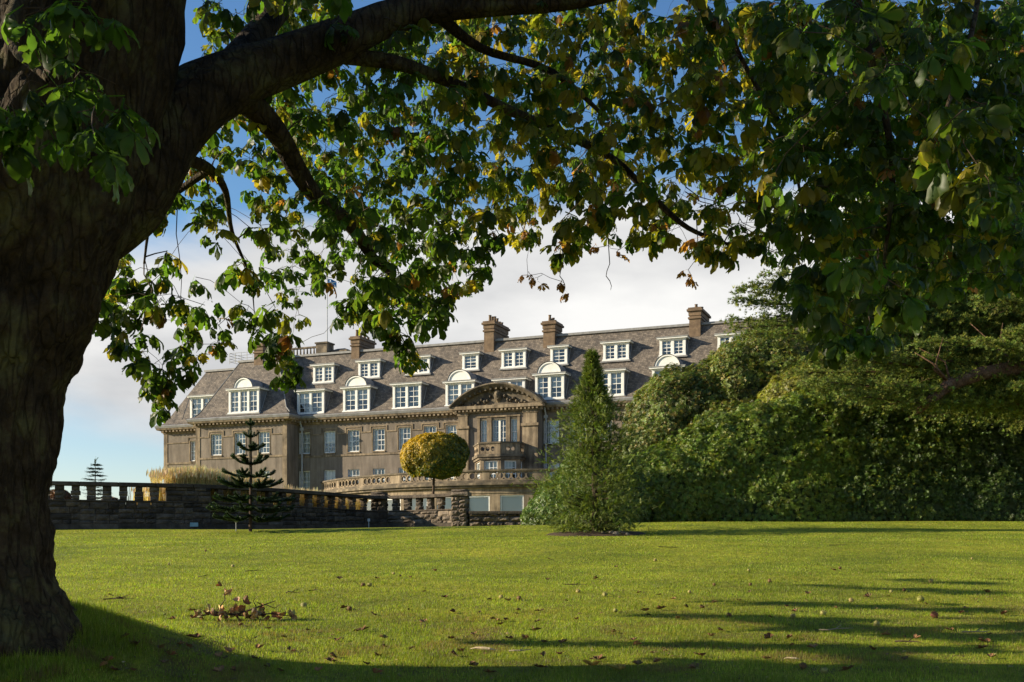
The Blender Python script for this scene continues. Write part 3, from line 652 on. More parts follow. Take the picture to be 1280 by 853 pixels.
# roof-top parapet with balusters and lift housing behind the leaves
pp = MB(); b = 6.5; s0, s1 = S(352, b), S(398, b); zz0, zz1 = ZT - .3, ZH(380, 434, b)
pp.box(s0, s1, b, b + .35, zz1 - .18, zz1); pp.box(s0, s1, b, b + .3, zz0, zz0 + .5)
for q in range(11):
    x = s0 + (s1 - s0) * (q + .5) / 11; pp.tube([(x, b + .15, zz0 + .5), (x, b + .15, zz0 + .8), (x, b + .15, zz1 - .18)], [.07, .13, .07], 6)
sa, sb = S(396, b), S(410, b); pp.box(sa, sb, b - .2, b + 1.2, ZT - .3, ZH(402, 430, b)); pp.box(sa - .1, sb + .1, b - .3, b + 1.3, ZH(402, 430, b) + .002, ZH(402, 430, b) + .16)
sa, sb = S(411, b), S(437, b); zt = ZH(425, 433, b)
pp.box(sa, sb - .5, b + .3, b + 3, ZT - .3, zt - .35); pp.add([(sa, b + .3, zt - .348), (sb - .5, b + .3, zt - .348), (sb - .5, b + 3, zt - .348), (sa, b + 3, zt - .348), (sa + .4, b + 1.2, zt), (sb - 1.3, b + 1.2, zt), (sb - 1.3, b + 2, zt), (sa + .4, b + 2, zt)], [(0, 1, 5, 4), (1, 2, 6, 5), (2, 3, 7, 6), (3, 0, 4, 7), (4, 5, 6, 7)])
pp.build('rooftop_parapet', M_weath, hotel)
rl = MB(); b = 2.2; s0, s1 = S(287, b), S(316, b); z0, z1 = ZT - .4, ZH(300, 441, b)
for q in range(5):
    x = s0 + (s1 - s0) * q / 4; rl.tube([(x, b, z0), (x, b, z1)], .035, 4)
for q in range(4):
    z = z0 + .25 + (z1 - z0 - .25) * q / 3; rl.tube([(s0, b, z), (s1, b, z + .0)], .028, 4); rl.tube([(s0, b, z), (s0, b + 3, z)], .028, 4)
rl.build('roof_railing', M_metal, hotel)
dp = MB()
for s, bb in ((sP1 + .5, -.12), (sC1 + .35, -.15)):
    dp.tube([(s, bb - .35, ZC + .1), (s, bb - .3, ZC - .35), (s, bb, ZC - .9), (s, bb, GZ0)], .085, 8); dp.box(s - .18, s + .18, bb - .1, bb + .12, ZC - 1.1, ZC - .8)
dp.build('downpipe', M_metal, hotel)

# segmental pediment over the central bay
ped = MB(); pc = (sC0 + sC1) / 2; ph_ = (sC1 - sC0) / 2 + .75; rise = ZH(622, 478, BC - .7) - (ZC + .2); Rr = (ph_ ** 2 + rise ** 2) / (2 * rise); n = 36
def arcp(r_off):
    out = []
    a0 = math.asin(min(1, ph_ / Rr))
    for q in range(n + 1):
        a = -a0 + 2 * a0 * q / n; rr = Rr + r_off; out.append((pc + rr * math.sin(a), ZC + .2 + rise - Rr + rr * math.cos(a)))
    return out
rings = [(0, .1), (0, -.75), (-.13, -.78), (-.3, -.6), (-.42, -.45), (-.55, -.2), (-.62, .1)]
prev = None
for ro, d in rings:
    ar = [FC(x, d, max(z, ZC + .0)) for x, z in arcp(ro)]
    if prev:
        for q in range(n): ped.quad(prev[q], prev[q + 1], ar[q + 1], ar[q])
    prev = ar
ar0 = arcp(0)
for q in range(n): ped.quad(FC(ar0[q][0], .1, ar0[q][1]), FC(ar0[q][0], 4.2, ar0[q][1]), FC(ar0[q + 1][0], 4.2, ar0[q + 1][1]), FC(ar0[q + 1][0], .1, ar0[q + 1][1]))
ty = arcp(-.5)
ped.add([FC(x, .05, z) for x, z in ty], [tuple(range(len(ty)))])
# modillions under the arch
for q in range(2, n - 1, 2):
    x, z = arcp(-.5)[q]; ped.box(x - .1, x + .1, -.5, -.1, z - .1, z + .12, FC)
# carved cartouche and swags in relief
def blob(mb, x, z, rx_, rz_, d, k=8):
    vs = [FC(x, -d, z)] + [FC(x + rx_ * math.cos(2 * math.pi * q / k), .05, z + rz_ * math.sin(2 * math.pi * q / k)) for q in range(k)] + [FC(x + rx_ * .6 * math.cos(2 * math.pi * q / k), -d * .8, z + rz_ * .6 * math.sin(2 * math.pi * q / k)) for q in range(k)]
    mb.add(vs, [(0, 1 + k + q, 1 + k + (q + 1) % k) for q in range(k)] + [(1 + q, 1 + (q + 1) % k, 1 + k + (q + 1) % k, 1 + k + q) for q in range(k)])
blob(ped, pc, ZC + 1.2, .5, .75, .3); blob(ped, pc, ZC + 1.25, .3, .5, .42)
for q in range(1, 9):
    for sg in (-1, 1): blob(ped, pc + sg * (.45 + q * .3), ZC + 1.0 - .09 * q + .18 * math.sin(q * 1.9), random.uniform(.14, .24), random.uniform(.14, .24), .24)
for q in range(6):
    blob(ped, pc + (q - 2.5) * .28, ZC + 1.9 - .04 * (q - 2.5) ** 2, .17, .2, .25)
ped.build('pediment', M_weath, hotel)
pcn = MB(); pcn.box(pc - ph_ + .1, pc + ph_ - .1, -.62, -.003, ZC - .12, ZC + .2, FC); pcn.box(pc - ph_ + .3, pc + ph_ - .3, -.3, -.003, ZC - .42, ZC - .125, FC)
for q in range(22):
    x = pc - ph_ + .5 + (2 * ph_ - 1) * (q + .5) / 22; pcn.box(x - .1, x + .1, -.55, -.301, ZC - .33, ZC - .123, FC)
pcn.build('pediment_cornice', M_dress, hotel)

# pierced ring parapet (used by the bow terrace and the balcony)
def ring_parapet(mb, fm, s0, s1, z0, z1, thick, solid=(), unit=.62, rail=.09):
    """pierced parapet: top and bottom rails, rings between; fm(s, depth, z)"""
    k = max(1, int(round((s1 - s0) / unit))); h_ = z1 - z0; zc = (z0 + z1) / 2
    for q in range(k):
        a_, b_ = s0 + (s1 - s0) * q / k, s0 + (s1 - s0) * (q + 1) / k; c = (a_ + b_) / 2
        mb.box(a_, b_, 0, thick, z1 - rail, z1, fm); mb.box(a_, b_, 0, thick, z0, z0 + rail, fm)
        if any(x0_ <= c <= x1_ for x0_, x1_ in solid): mb.box(a_, b_, .002, thick - .002, z0 + rail, z1 - rail, fm); continue
        # plate with a round hole
        n = 12; hw, hh = (b_ - a_) / 2, h_ / 2 - rail; r = min(hw, hh) * .84
        for d in (.03, thick - .03):
            vs = []; fs = []
            for t_ in range(n):
                an = 2 * math.pi * t_ / n; ca, sa_ = math.cos(an), math.sin(an); kk = min(hw / max(abs(ca), 1e-6), hh / max(abs(sa_), 1e-6))
                vs += [fm(c + r * ca, d, zc + r * sa_), fm(c + kk * ca, d, zc + kk * sa_)]
            for t_ in range(n): fs.append((2 * t_, 2 * t_ + 1, (2 * t_ + 3) % (2 * n), (2 * t_ + 2) % (2 * n)))
            mb.add(vs, fs)
        vs = []
        for t_ in range(n):
            an = 2 * math.pi * t_ / n; vs += [fm(c + r * math.cos(an), .03, zc + r * math.sin(an)), fm(c + r * math.cos(an), thick - .03, zc + r * math.sin(an))]
        mb.add(vs, [(2 * t_, (2 * t_ + 2) % (2 * n), (2 * t_ + 3) % (2 * n), 2 * t_ + 1) for t_ in range(n)])

# canted bay with balcony
BB = BC - 2.6
bs0, bs1 = S(596, BB), S(655, BB); cz0, cz1 = 11.25, 12.5
cl = [(bs0 - 1.55, BC), (bs0 + .15, BB), (bs1 - .9, BB), (bs1 + .75, BC)]
cl = [(S(594, BC) , BC), (S(600.5, BB), BB), (S(626, BB), BB), (S(650, BB + .9), BB + .9), (S(655, BC), BC)]
def seg_fm(p, q):
    p = Vector(p); q = Vector(q); d = (q - p); Ls = d.length; d.normalize(); nn = Vector((-d.y, d.x))     # nn points inward
    return (lambda s, dd, z: (p.x + d.x * s + nn.x * dd, p.y + d.y * s + nn.y * dd, z)), Ls
bay = MB(); baln = MB(); cap_ = MB()
for i_, (p, q) in enumerate(zip(cl[:-1], cl[1:])):
    fm, Ls = seg_fm(p, q); h = []
    if Ls > 1.2: mg = .35; h = [(mg, Ls - mg, 8.4, 10.85)]
    panel(bay, fm, 0, Ls, GZ0, 11.2, h, reveal=.2)
    if h: window(fm, h[0][0], h[0][1], h[0][2], h[0][3], 3, 4, blind='full' if i_ != 1 else 'drape')
    cap_.box(-.12, Ls + .12, -.3, .3, 11.2, 11.45, fm); cap_.box(-.06, Ls + .06, -.16, .16, 10.98, 11.19, fm)
    ring_parapet(baln, lambda s, d, z, fm=fm: fm(s, d - .12, z), 0.002, Ls - .002, 11.46, 12.45, .24, solid=((0, .25), (Ls - .3, Ls)), unit=.5)
    cap_.box(-.1, Ls + .1, -.2, .2, 12.452, 12.6, fm)
bay.add([(p[0], p[1], 11.3) for p in cl], [tuple(range(len(cl)))])
bay.build('bay', M_dress, hotel); bb_ = baln.build('balcony_parapet', M_dress, hotel); cap_.build('balcony_moulding', M_weath, hotel)

# bow-fronted terrace
SC_ = S(622); HB = S(622) - S(403); SAG = 8.2; RB = (HB ** 2 + SAG ** 2) / (2 * SAG); CY = RB - SAG
A0 = math.asin(HB / RB)
def FBow(s, d, z):
    a = s / RB; r = RB - d; return (SC_ + r * math.sin(a), CY - r * math.cos(a), z)
LB = A0 * RB; ZB = 9.62
bow = MB(); bh = []
uw = 2.95; k = int(2 * LB / uw); un = 2 * LB / k
for q in range(k):
    c = -LB + (q + .5) * un; bh.append((c - 1.08, c + 1.08, 5.75, 7.35))
panel(bow, FBow, -LB, LB, 3.9, 8.25, bh, reveal=.2, step=1.0)
bow.build('bow_wall', M_dress, hotel)
for a_, b_, z0, z1 in bh:
    if a_ > LB * .45: continue
    window(FBow, a_, b_, z0, z1, 1, 1, blind='blind', sash=False, thick=.13, dep=.12)
bm = MB(); bm2 = MB(); bm3 = MB(); k = 60
for q in range(k):
    a_, b_ = -LB + 2 * LB * q / k, -LB + 2 * LB * (q + 1) / k
    bm.box(a_, b_, -.5, .3, 8.26, 8.48, FBow); bm.box(a_, b_, -.3, .3, 8.05, 8.255, FBow); bm2.box(a_, b_, -.06, -.002, 7.55, 7.68, FBow)
    bm.box(a_, b_, -.16, .3, 8.485, 8.7, FBow)
    bm3.box(a_, b_, -.2, .22, 9.5, 9.66, FBow)
bm.build('bow_cornice', M_weath, hotel); bm2.build('string_course', M_dress, hotel); bm3.build('parapet_coping', M_weath, hotel)
bp_ = MB(); sol = [(-LB + q * (2 * LB / 9) - .55, -LB + q * (2 * LB / 9) + .55) for q in range(10)]
ring_parapet(bp_, lambda s, d, z: FBow(s, d - .1, z), -LB, LB, 8.7, 9.5, .28, solid=sol, unit=.66)
bp_.build('bow_parapet', M_dress, hotel)
fl_ = MB(); fl_.add([FBow(-LB + 2 * LB * q / 40, .1, 8.4) for q in range(41)], [tuple(range(41))]); fl_.build('terrace_floor', M_lead, hotel)

# ------------------------------------------------------------------ rubble terrace wall
def rot_fm(p, q):
    p = Vector(p); q = Vector(q); d = q - p; Ls = d.length; d.normalize(); nn = Vector((-d.y, d.x))
    return (lambda s, dd, z: (p.x + d.x * s + nn.x * dd, p.y + d.y * s + nn.y * dd, z)), Ls
def rock(mb, fm, x0, x1, d0, d1, z0, z1, bulge=.05, col=None, both=False):
    """rough-faced block: front face subdivided and pushed out"""
    nx_, nz_ = 4, 3; vs = []; g = .008
    for j_ in range(nz_ + 1):
        for i_ in range(nx_ + 1):
            u, v = i_ / nx_, j_ / nz_; e_ = (0 < i_ < nx_) and (0 < j_ < nz_)
            vs.append(fm(x0 + g + (x1 - x0 - 2 * g) * u + (random.uniform(-.02, .02) if e_ else 0), d0 - (bulge * random.uniform(.3, 1.2) if e_ else -random.uniform(0, .02)), z0 + g + (z1 - z0 - 2 * g) * v + (random.uniform(-.015, .015) if e_ else 0)))
    k = (nx_ + 1) * (nz_ + 1); fs = []
    for j_ in range(nz_):
        for i_ in range(nx_): a = j_ * (nx_ + 1) + i_; fs.append((a, a + 1, a + nx_ + 2, a + nx_ + 1))
    vs += [fm(x0 + g, d1, z0 + g), fm(x1 - g, d1, z0 + g), fm(x1 - g, d1, z1 - g), fm(x0 + g, d1, z1 - g)]
    bl, br, tr_, tl = 0, nx_, k - 1, k - 1 - nx_
    fs += [tuple([k] + [k + 1] + [br - q for q in range(0, nx_ + 1)]), tuple([k + 2, k + 3] + [tl + q for q in range(nx_ + 1)]),
           tuple([k + 3, k] + [q * (nx_ + 1) for q in range(nz_ + 1)]), tuple([k + 1, k + 2] + [tr_ - q * (nx_ + 1) for q in range(nz_ + 1)]), (k + 1, k, k + 3, k + 2)]
    mb.add(vs, fs, col)
def stone_col(lo=.05, hi=.17):
    v = random.uniform(lo, hi); w_ = random.uniform(.0, .25)
    return (v * 1.08, v * (.86 - .12 * w_), v * (.66 - .25 * w_))
def courses(mb, fm, s0, s1, z0, z1, thick=.4, lo=.05, hi=.17, hmin=.17, hmax=.3, bulge=.05):
    z = z0
    while z < z1 - .02:
        h_ = random.uniform(hmin, hmax)
        if z + h_ > z1 - .1: h_ = z1 - z
        x = s0
        while x < s1 - .01:
            l_ = random.uniform(.28, .85)
            if x + l_ > s1 - .2: l_ = s1 - x
            rock(mb, fm, x, x + l_, random.uniform(-.02, .03), thick, z, z + h_, bulge, stone_col(lo, hi)); x += l_
        z += h_
wall = empty('terrace_wall', (-12, 52.5, 3.0), 0, 'long curved dark rubble stone terrace wall with rough stone baluster blocks and coping', 'wall')
wb, wcop = MB(), MB(); zs_, zt_ = 4.17, 5.03
off = lambda v: (v[0] + 12, v[1] - 52.5, v[2] - 3.0)
def lfm(p, q):
    f, Ls = rot_fm(p, q); return (lambda s, d, z: off(f(s, d, z))), Ls
pts = WALL[:11]; fine = []
for i_ in range(2, 8):     # smooth the curved left run
    pass
cum = [0]
for a_, b_ in zip(pts[:-1], pts[1:]): cum.append(cum[-1] + math.dist(a_, b_))
def on_wall(t_):
    i_ = min(max(int(np.searchsorted(cum, t_)) - 1, 0), len(pts) - 2); u = (t_ - cum[i_]) / (cum[i_ + 1] - cum[i_]); return (pts[i_][0] + (pts[i_ + 1][0] - pts[i_][0]) * u, pts[i_][1] + (pts[i_ + 1][1] - pts[i_][1]) * u)
def t_of_px(px):
    best = min(np.arange(0, cum[-1], .02), key=lambda t_: abs(CX + F * on_wall(t_)[0] / on_wall(t_)[1] - px)); return float(best)
step_ = 1.6; t_ = 0.0
while t_ < cum[-1] - .05:
    t2 = min(t_ + step_, cum[-1]); p, q = on_wall(t_), on_wall(t2); fm, Ls = lfm(p, q); g_ = float(gz((p[0] + q[0]) / 2, (p[1] + q[1]) / 2 - .2)) - .25
    lit = p[0] > -7.4  # stone colours painted lighter on the sunlit run, darker on the shaded one
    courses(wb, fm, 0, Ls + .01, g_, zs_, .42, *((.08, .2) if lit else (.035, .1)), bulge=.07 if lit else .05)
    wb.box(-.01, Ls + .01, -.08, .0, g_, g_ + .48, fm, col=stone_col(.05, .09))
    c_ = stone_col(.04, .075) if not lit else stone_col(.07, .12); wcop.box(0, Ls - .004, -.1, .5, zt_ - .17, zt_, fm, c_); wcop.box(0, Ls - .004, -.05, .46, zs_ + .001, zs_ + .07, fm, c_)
    t_ = t2
wb.build('wall_base', M_stone, wall, colors=True); wcop.build('coping', M_stone, wall, colors=True, bevel=.02)
def baluster(t_, wd):
    p, q = on_wall(t_ - wd / 2), on_wall(t_ + wd / 2); fm, Ls = lfm(p, q); m = MB(); z = zs_ + .071; zz = [z, z + .2, z + .4, zt_ - .171]
    for a_, b_ in zip(zz[:-1], zz[1:]):
        e_ = random.uniform(-.03, .04); rock(m, fm, -e_, Ls + e_, .05, .33, a_, b_, .05, stone_col(.05, .13))
    m.build('baluster', M_stone, wall, colors=True)
edges = [79.3 - 20 * 1, 79.3 + 0]
tl = []
px = 94.0
while px < 205: tl.append((px, .34)); px += 19.9
tl = [(54 + 0, .34), (74, .34)] + tl[:6]
for px, wd in tl: baluster(t_of_px(px), wd)
fm, Ls = lfm(on_wall(t_of_px(208)), on_wall(t_of_px(264))); m = MB(); courses(m, fm, 0, Ls, zs_ + .071, zt_ - .171, .36, .035, .09); m.build('solid_panel', M_stone, wall, colors=True)
t_a, t_b = t_of_px(264) + .36, t_of_px(455); k = 11
for q in range(k + 1): baluster(t_a + .17 + (t_b - t_a) * q / k, .28)
t_a, t_b = cum[8] + .7, cum[10] - .75
for q in range(5): baluster(t_a + .42 + (t_b - t_a - .3) * q / 5.0, .33)
# far-left piece hidden behind the trunk gets balusters too
for q in range(5): baluster(t_of_px(54) - .7 * (q + 1), .34)
def pier(px, tw, z1, nm='pier', lo=.05, hi=.12, extra=0):
    c = on_wall(px) ; m = MB(); p = (c[0] - tw / 2, c[1] + .1); q = (c[0] + tw / 2, c[1] - .08); fm, Ls = lfm(p, q); g_ = float(gz(c[0], c[1])) - .3
    courses(m, fm, 0, Ls / 2, g_, z1 - .2, .62, lo, hi, bulge=.1); courses(m, fm, Ls / 2, Ls, g_, z1 - .2, .62, lo, hi, bulge=.1)
    # right and left flanks as rough blocks too
    f2 = lambda s, d, z: fm(Ls - d, s, z); f3 = lambda s, d, z: fm(d, .62 - s, z)
    for f in (f2, f3): courses(m, f, .03, .6, g_, z1 - .2, .2, lo, hi, bulge=.06)
    rock(m, fm, -.1, Ls + .1, -.12, .74, z1 - .2, z1 + .02, .04, stone_col(lo, hi)); rock(m, fm, .0, Ls - .0, -.04, .66, z1 + .021, z1 + .16, .04, stone_col(lo, hi))
    m.build(nm, M_stone, wall, colors=True)
pier(cum[8] + .05, .72, 5.1); pier(cum[10] - .05, .78, 5.08, lo=.09, hi=.2)
low = empty('low_garden_wall', (0, 57.4, 3.3), 0, 'short low wall of rugged brown stones right of the end pier of the balustrade', 'wall')
fm, Ls = rot_fm((-2.2, 57.55), (1.6, 57.35)); f0 = lambda s, d, z: (fm(s, d, z)[0], fm(s, d, z)[1] - 57.4, fm(s, d, z)[2] - 3.3)
m = MB(); courses(m, f0, 0, Ls, 2.9, 3.95, .5, .07, .17, bulge=.12); m.build('stonework', M_stone, low, colors=True)
m = MB(); q = 0
while q < Ls - .01:
    l_ = min(1.0, Ls - q); m.box(q, q + l_ - .006, -.1, .56, 3.952, 4.1, f0, stone_col(.09, .13)); q += l_
m.build('coping', M_stone, low, colors=True, bevel=.02)
# little things at the foot of the wall
p = P(243, 656, 50.1); m = MB(); m.box(-.18, .18, -.05, .0, -.09, .09); m.box(-.155, .155, -.056, -.0505, -.065, .065)
o = m.build('wall_plaque', noisy('pale_blue_plate', (.16, .3, .36), (.24, .38, .44), scale=8, bump=0, rough=.5)); o.location = (p.x, p.y - .02, p.z); tag(o, 'small pale blue plate fixed low on the dark stone wall', 'plaque')
for px, py in ((295, 653), (461, 652)):
    Yp = 46.5 if px < 400 else 55; g = P(px, py, Yp); zz = float(gz(g.x, g.y)); m = MB(); m.tube([(0, 0, -.1), (0, 0, .42)], .02, 6); m.box(-.06, .06, -.012, .0, .36, .5)
    o = m.build('label_stake', M_metal); o.location = (g.x, g.y, zz); tag(o, 'thin plant label stake in the lawn ' + ('beside the monkey puzzle trunk' if px < 400 else 'near the bend of the stone wall'), 'stake', 'plant label stakes')

# ------------------------------------------------------------------ foliage templates
def leaf_simple(l=.12, w=.036, fold=.012, droop=.02):
    return np.array([[0, 0, 0], [-w / 2, l * .5, fold], [w / 2, l * .5, fold], [0, l * .5, 0], [0, l, -droop]]), [(0, 3, 1), (0, 2, 3), (1, 3, 4), (3, 2, 4)]
def combine(items):
    Vs, Fs, b = [], [], 0
    for V_, F_ in items: Vs.append(V_); Fs += [tuple(i + b for i in f) for f in F_]; b += len(V_)
    return np.concatenate(Vs), Fs
def rotz(V_, a): c, s = math.cos(a), math.sin(a); return V_ @ np.array([[c, s, 0], [-s, c, 0], [0, 0, 1]])
def rotx(V_, a): c, s = math.cos(a), math.sin(a); return V_ @ np.array([[1, 0, 0], [0, c, s], [0, -s, c]])
def whorl(n=7, l=.13, w=.042, tilt=.25):
    it = []
    for q in range(n):
        V_, F_ = leaf_simple(l * random.uniform(.8, 1.15), w); V_ = rotx(V_, tilt + random.uniform(-.35, .35)); it.append((rotz(V_, 2 * math.pi * q / n + random.uniform(-.2, .2)), F_))
    return combine(it)
def colvar(n, k, base, var=.25, alt=None, pa=0.0):
    c = np.array(base)[None] * (1 + rng.normal(0, var, (n, 1))).clip(.4, 1.8)
    c = c * (1 + rng.normal(0, .07, (n, 3)))
    if alt is not None:
        m_ = rng.random(n) < pa; c[m_] = np.array(alt)[None] * (1 + rng.normal(0, .25, (m_.sum(), 1))).clip(.4, 1.7)
    return np.repeat(c.clip(.002, 1), k, axis=0)

from mathutils import noise as mnoise
def shrub(name, label, cat, ells, n, base, alt, pa, group=None, l=.105, w=.034, scale=1.0, shell=.5, mat_=None, cols=None, stems=True, amp=1.0):
    """ells: (px, py, rx_px, ry_px, Y, ry_depth) turned into world ellipsoids"""
    E = []
    for px, py, rx_, rz_, Y, ryd in ells:
        c = P(px, py, Y); E.append((np.array(c), np.array([rx_ * Y / F, ryd, rz_ * Y / F])))
    zb = min(c[2] - r[2] for c, r in E); c0 = E[0][0]
    gz_ = float(gz(c0[0], c0[1])); root = empty(name, (c0[0], c0[1], gz_), 0, label, cat, group); o0 = np.array([c0[0], c0[1], gz_])
    area = np.array([(r[0] * r[2] + r[0] * r[1] + r[1] * r[2]) for c, r in E]); pr = area / area.sum(); Ps, Ns = [], []
    T = [whorl(random.choice([6, 7, 8]), l, w) for _ in range(4)]
    cnt = 0
    while cnt < n:
        i_ = rng.choice(len(E), size=4000, p=pr); d = nrm(rng.normal(size=(4000, 3))); C_ = np.array([E[q][0] for q in i_]); R_ = np.array([E[q][1] for q in i_])
        keep = (d[:, 1] < .45) & (d[:, 2] > -.75); d, C_, R_ = d[keep], C_[keep], R_[keep]
        s = np.array([mnoise.noise(Vector(C_[q] * .37 + d[q] * R_[q] * .8)) for q in range(len(d))]) * .15 * amp + np.array([mnoise.noise(Vector(C_[q] * .5 + d[q] * R_[q] * 2.2)) for q in range(len(d))]) * .12 * amp
        rad = 1 + s - rng.random(len(d)) ** 2 * shell / R_.mean(1)
        p = C_ + d * R_ * rad[:, None]; ok = np.ones(len(p), bool)
        for c, r in E:
            ok &= ((((p - c) / (r * .86)) ** 2).sum(1) > 1)
        ok &= p[:, 2] > gz(p[:, 0], p[:, 1]) + .02
        Ps.append(p[ok]); Ns.append(nrm(d / R_)[ok]); cnt += ok.sum()
        if len(Ps) > 220: break
    p = np.concatenate(Ps)[:n]; nn = np.concatenate(Ns)[:n]; n = len(p)
    # templates are flat in XY around Z: align Z with outward/upward normal
    z = nrm(nn + np.array([0, -.1, .35]) + rng.normal(0, .45, (n, 3))); x = nrm(np.cross(z, rng.normal(size=(n, 3)))); y = np.cross(z, x)
    sc = rng.uniform(.7, 1.35, n) * scale
    M = np.stack([x, y, z], -1) * sc[:, None, None]; parts = []
    for q in range(4):
        ix = np.arange(n) % 4 == q
        V_, F_ = scatter(T[q][0], T[q][1], M[ix], p[ix] - o0); b = np.array(base)
        cc_ = colvar(ix.sum(), 1, base, .28, alt, pa)
        patch = np.array([mnoise.noise(Vector(v * .6)) for v in p[ix]])[:, None]; cc_ = cc_ * (1 + .35 * patch)
        if cols is not None: cc_ = cols(p[ix], cc_)
        parts.append((V_, F_, np.repeat(cc_.clip(.002, 1), len(T[q][0]), axis=0)))
    V_, F_, C_ = merge(parts); np_mesh('foliage', V_, F_, mat_ or M_sleaf, root, C_)
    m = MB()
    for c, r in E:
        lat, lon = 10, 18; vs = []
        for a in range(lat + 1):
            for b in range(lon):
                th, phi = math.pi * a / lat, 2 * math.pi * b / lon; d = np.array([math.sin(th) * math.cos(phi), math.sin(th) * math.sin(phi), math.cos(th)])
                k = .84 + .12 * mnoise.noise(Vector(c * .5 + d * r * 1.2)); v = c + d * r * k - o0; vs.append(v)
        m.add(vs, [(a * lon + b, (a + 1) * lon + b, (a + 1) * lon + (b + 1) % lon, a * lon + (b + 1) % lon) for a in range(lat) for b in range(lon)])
    m.build('dark_core', M_core, root, smooth=True)  # added solid core against see-through, its dark colour stands for inner shade
    if not stems: return root
    st = MB()
    for c, r in E[:3]:
        for q in range(4):
            a_ = c + np.array([random.uniform(-.3, .3) * r[0], random.uniform(-.2, .2), 0]); st.tube([(c[0] - o0[0] + random.uniform(-.5, .5), 0, -.15), tuple(a_ - o0)], [.07, .03], 5)
    st.build('stem', M_twig, root)
    return root
GR, YG, OL = (.125, .18, .022), (.20, .21, .024), (.10, .085, .022)  # GR brightened so the left hedge looks sunlit
shrub('rhododendron_shrub', 'olive bronze rhododendron dome overlapping the right end of the hotel cornice, nearest the young conifer', 'shrub',
      [(845, 545, 66, 84, 60, 3.0), (818, 580, 50, 62, 59, 2.4), (878, 520, 52, 66, 60, 2.6)], 19000, (.105, .14, .02), (.20, .155, .03), .22, 'rhododendrons beside the lawn')
shrub('rhododendron_shrub', 'tallest olive yellow rhododendron mound below the last upper dormers', 'shrub',
      [(925, 500, 58, 74, 60, 3.0), (965, 480, 62, 72, 60, 3.0), (912, 560, 60, 60, 58, 2.6)], 19000, (.12, .155, .02), (.22, .175, .03), .2, 'rhododendrons beside the lawn')
shrub('rhododendron_shrub', 'yellow green rhododendron slope under the cedar branch tips', 'shrub',
      [(1010, 530, 66, 72, 56, 2.8), (1050, 510, 60, 70, 56, 2.8)], 16000, YG, (.15, .14, .03), .3, 'rhododendrons beside the lawn')
shrub('rhododendron_shrub', 'dark green rhododendron right behind the shaded side of the young conifer', 'shrub',
      [(845, 622, 95, 62, 53.4, 1.9), (800, 636, 70, 42, 53, 1.6), (900, 612, 90, 78, 53.6, 1.9)], 17000, GR, YG, .18, 'rhododendrons beside the lawn')
shrub('rhododendron_shrub', 'broad deep green rhododendron in the middle of the hedge with glossy leaves', 'shrub',
      [(960, 600, 115, 96, 53.6, 1.9), (1025, 596, 110, 108, 53.8, 1.9), (985, 640, 120, 60, 52.6, 1.5)], 24000, GR, YG, .12, 'rhododendrons beside the lawn')
shrub('rhododendron_shrub', 'rhododendron with green darkened for shade below the reddish cedar limb', 'shrub',
      [(1105, 594, 110, 112, 53.8, 1.9), (1160, 600, 110, 106, 53.6, 1.9), (1120, 640, 120, 64, 52.6, 1.5)], 24000, (.065, .105, .018), YG, .06, 'rhododendrons beside the lawn')  # leaf colour darkened to stand for the cedar's shade
shrub('rhododendron_shrub', 'rhododendron with leaves coloured dark for shade at the right edge of the picture beside the lawn', 'shrub',
      [(1240, 594, 110, 116, 53.6, 1.9), (1310, 590, 100, 124, 53.4, 1.9), (1260, 640, 120, 64, 52.5, 1.5)], 24000, (.048, .082, .017), (.08, .11, .03), .08, 'rhododendrons beside the lawn')  # leaf colour darkened further, shade put into the green
shrub('laurel_shrub', 'low bright green laurel left of the young conifer beside the low stone wall', 'shrub',
      [(712, 640, 50, 40, 51, 1.6), (740, 612, 42, 54, 51, 1.6), (684, 650, 32, 26, 51, 1.2), (775, 625, 36, 50, 51, 1.6)], 9000, (.085, .14, .025), (.15, .19, .05), .25, None, .11, .045)
for k, (px, py, rx_, rz_, Y) in enumerate([(1130, 400, 110, 130, 72), (1290, 380, 110, 170, 68)]):
    shrub('evergreen_tree', ['dark rounded evergreen tree standing behind the cedar tips', 'tall dark evergreen tree behind the cedar at the right edge'][k], 'tree',
          [(px, py, rx_, rz_, Y, 4), (px + 20, py + 90, rx_, 100, Y, 4)], 9000, (.018, .034, .012), (.04, .05, .018), .1, None, .22, .08, 1.2)

# ------------------------------------------------------------------ golden lollipop tree
def tmod(p, c):
    cen = P(544, 572, 64); q = (p[:, 0] - cen.x) / 1.9; h = (p[:, 2] - cen.z) / 1.4
    t_ = (np.clip(-q * .7 + h * .9 + .02, -.6, 1.1) + .6) / 1.6; t_ = np.clip(t_ + rng.normal(0, .2, len(p)), 0, 1)[:, None]
    return c * (1 - t_) + t_ * np.array([.52, .34, .015]) * rng.uniform(.6, 1.3, (len(p), 1))
lt = shrub('clipped_tree', 'round clipped standard tree with orange and green leaves above the stone pier', 'tree', [(544, 572, 42, 32, 64, 1.85)], 15000, (.06, .115, .016), (.36, .28, .02), .15, None, .075, .042, .9, .45, None, tmod, stems=False, amp=.8)
m = MB(); c = P(541.5, 600, 64); o0 = lt.location
m.tube([(c.x - o0.x, c.y - o0.y, 3.6 - o0.z), (c.x - o0.x, c.y - o0.y, 5.2 - o0.z), (c.x - o0.x + .05, c.y - o0.y, c.z - o0.z + .6)], [.09, .075, .07], 8)
m.build('trunk', M_twig, lt, smooth=True)

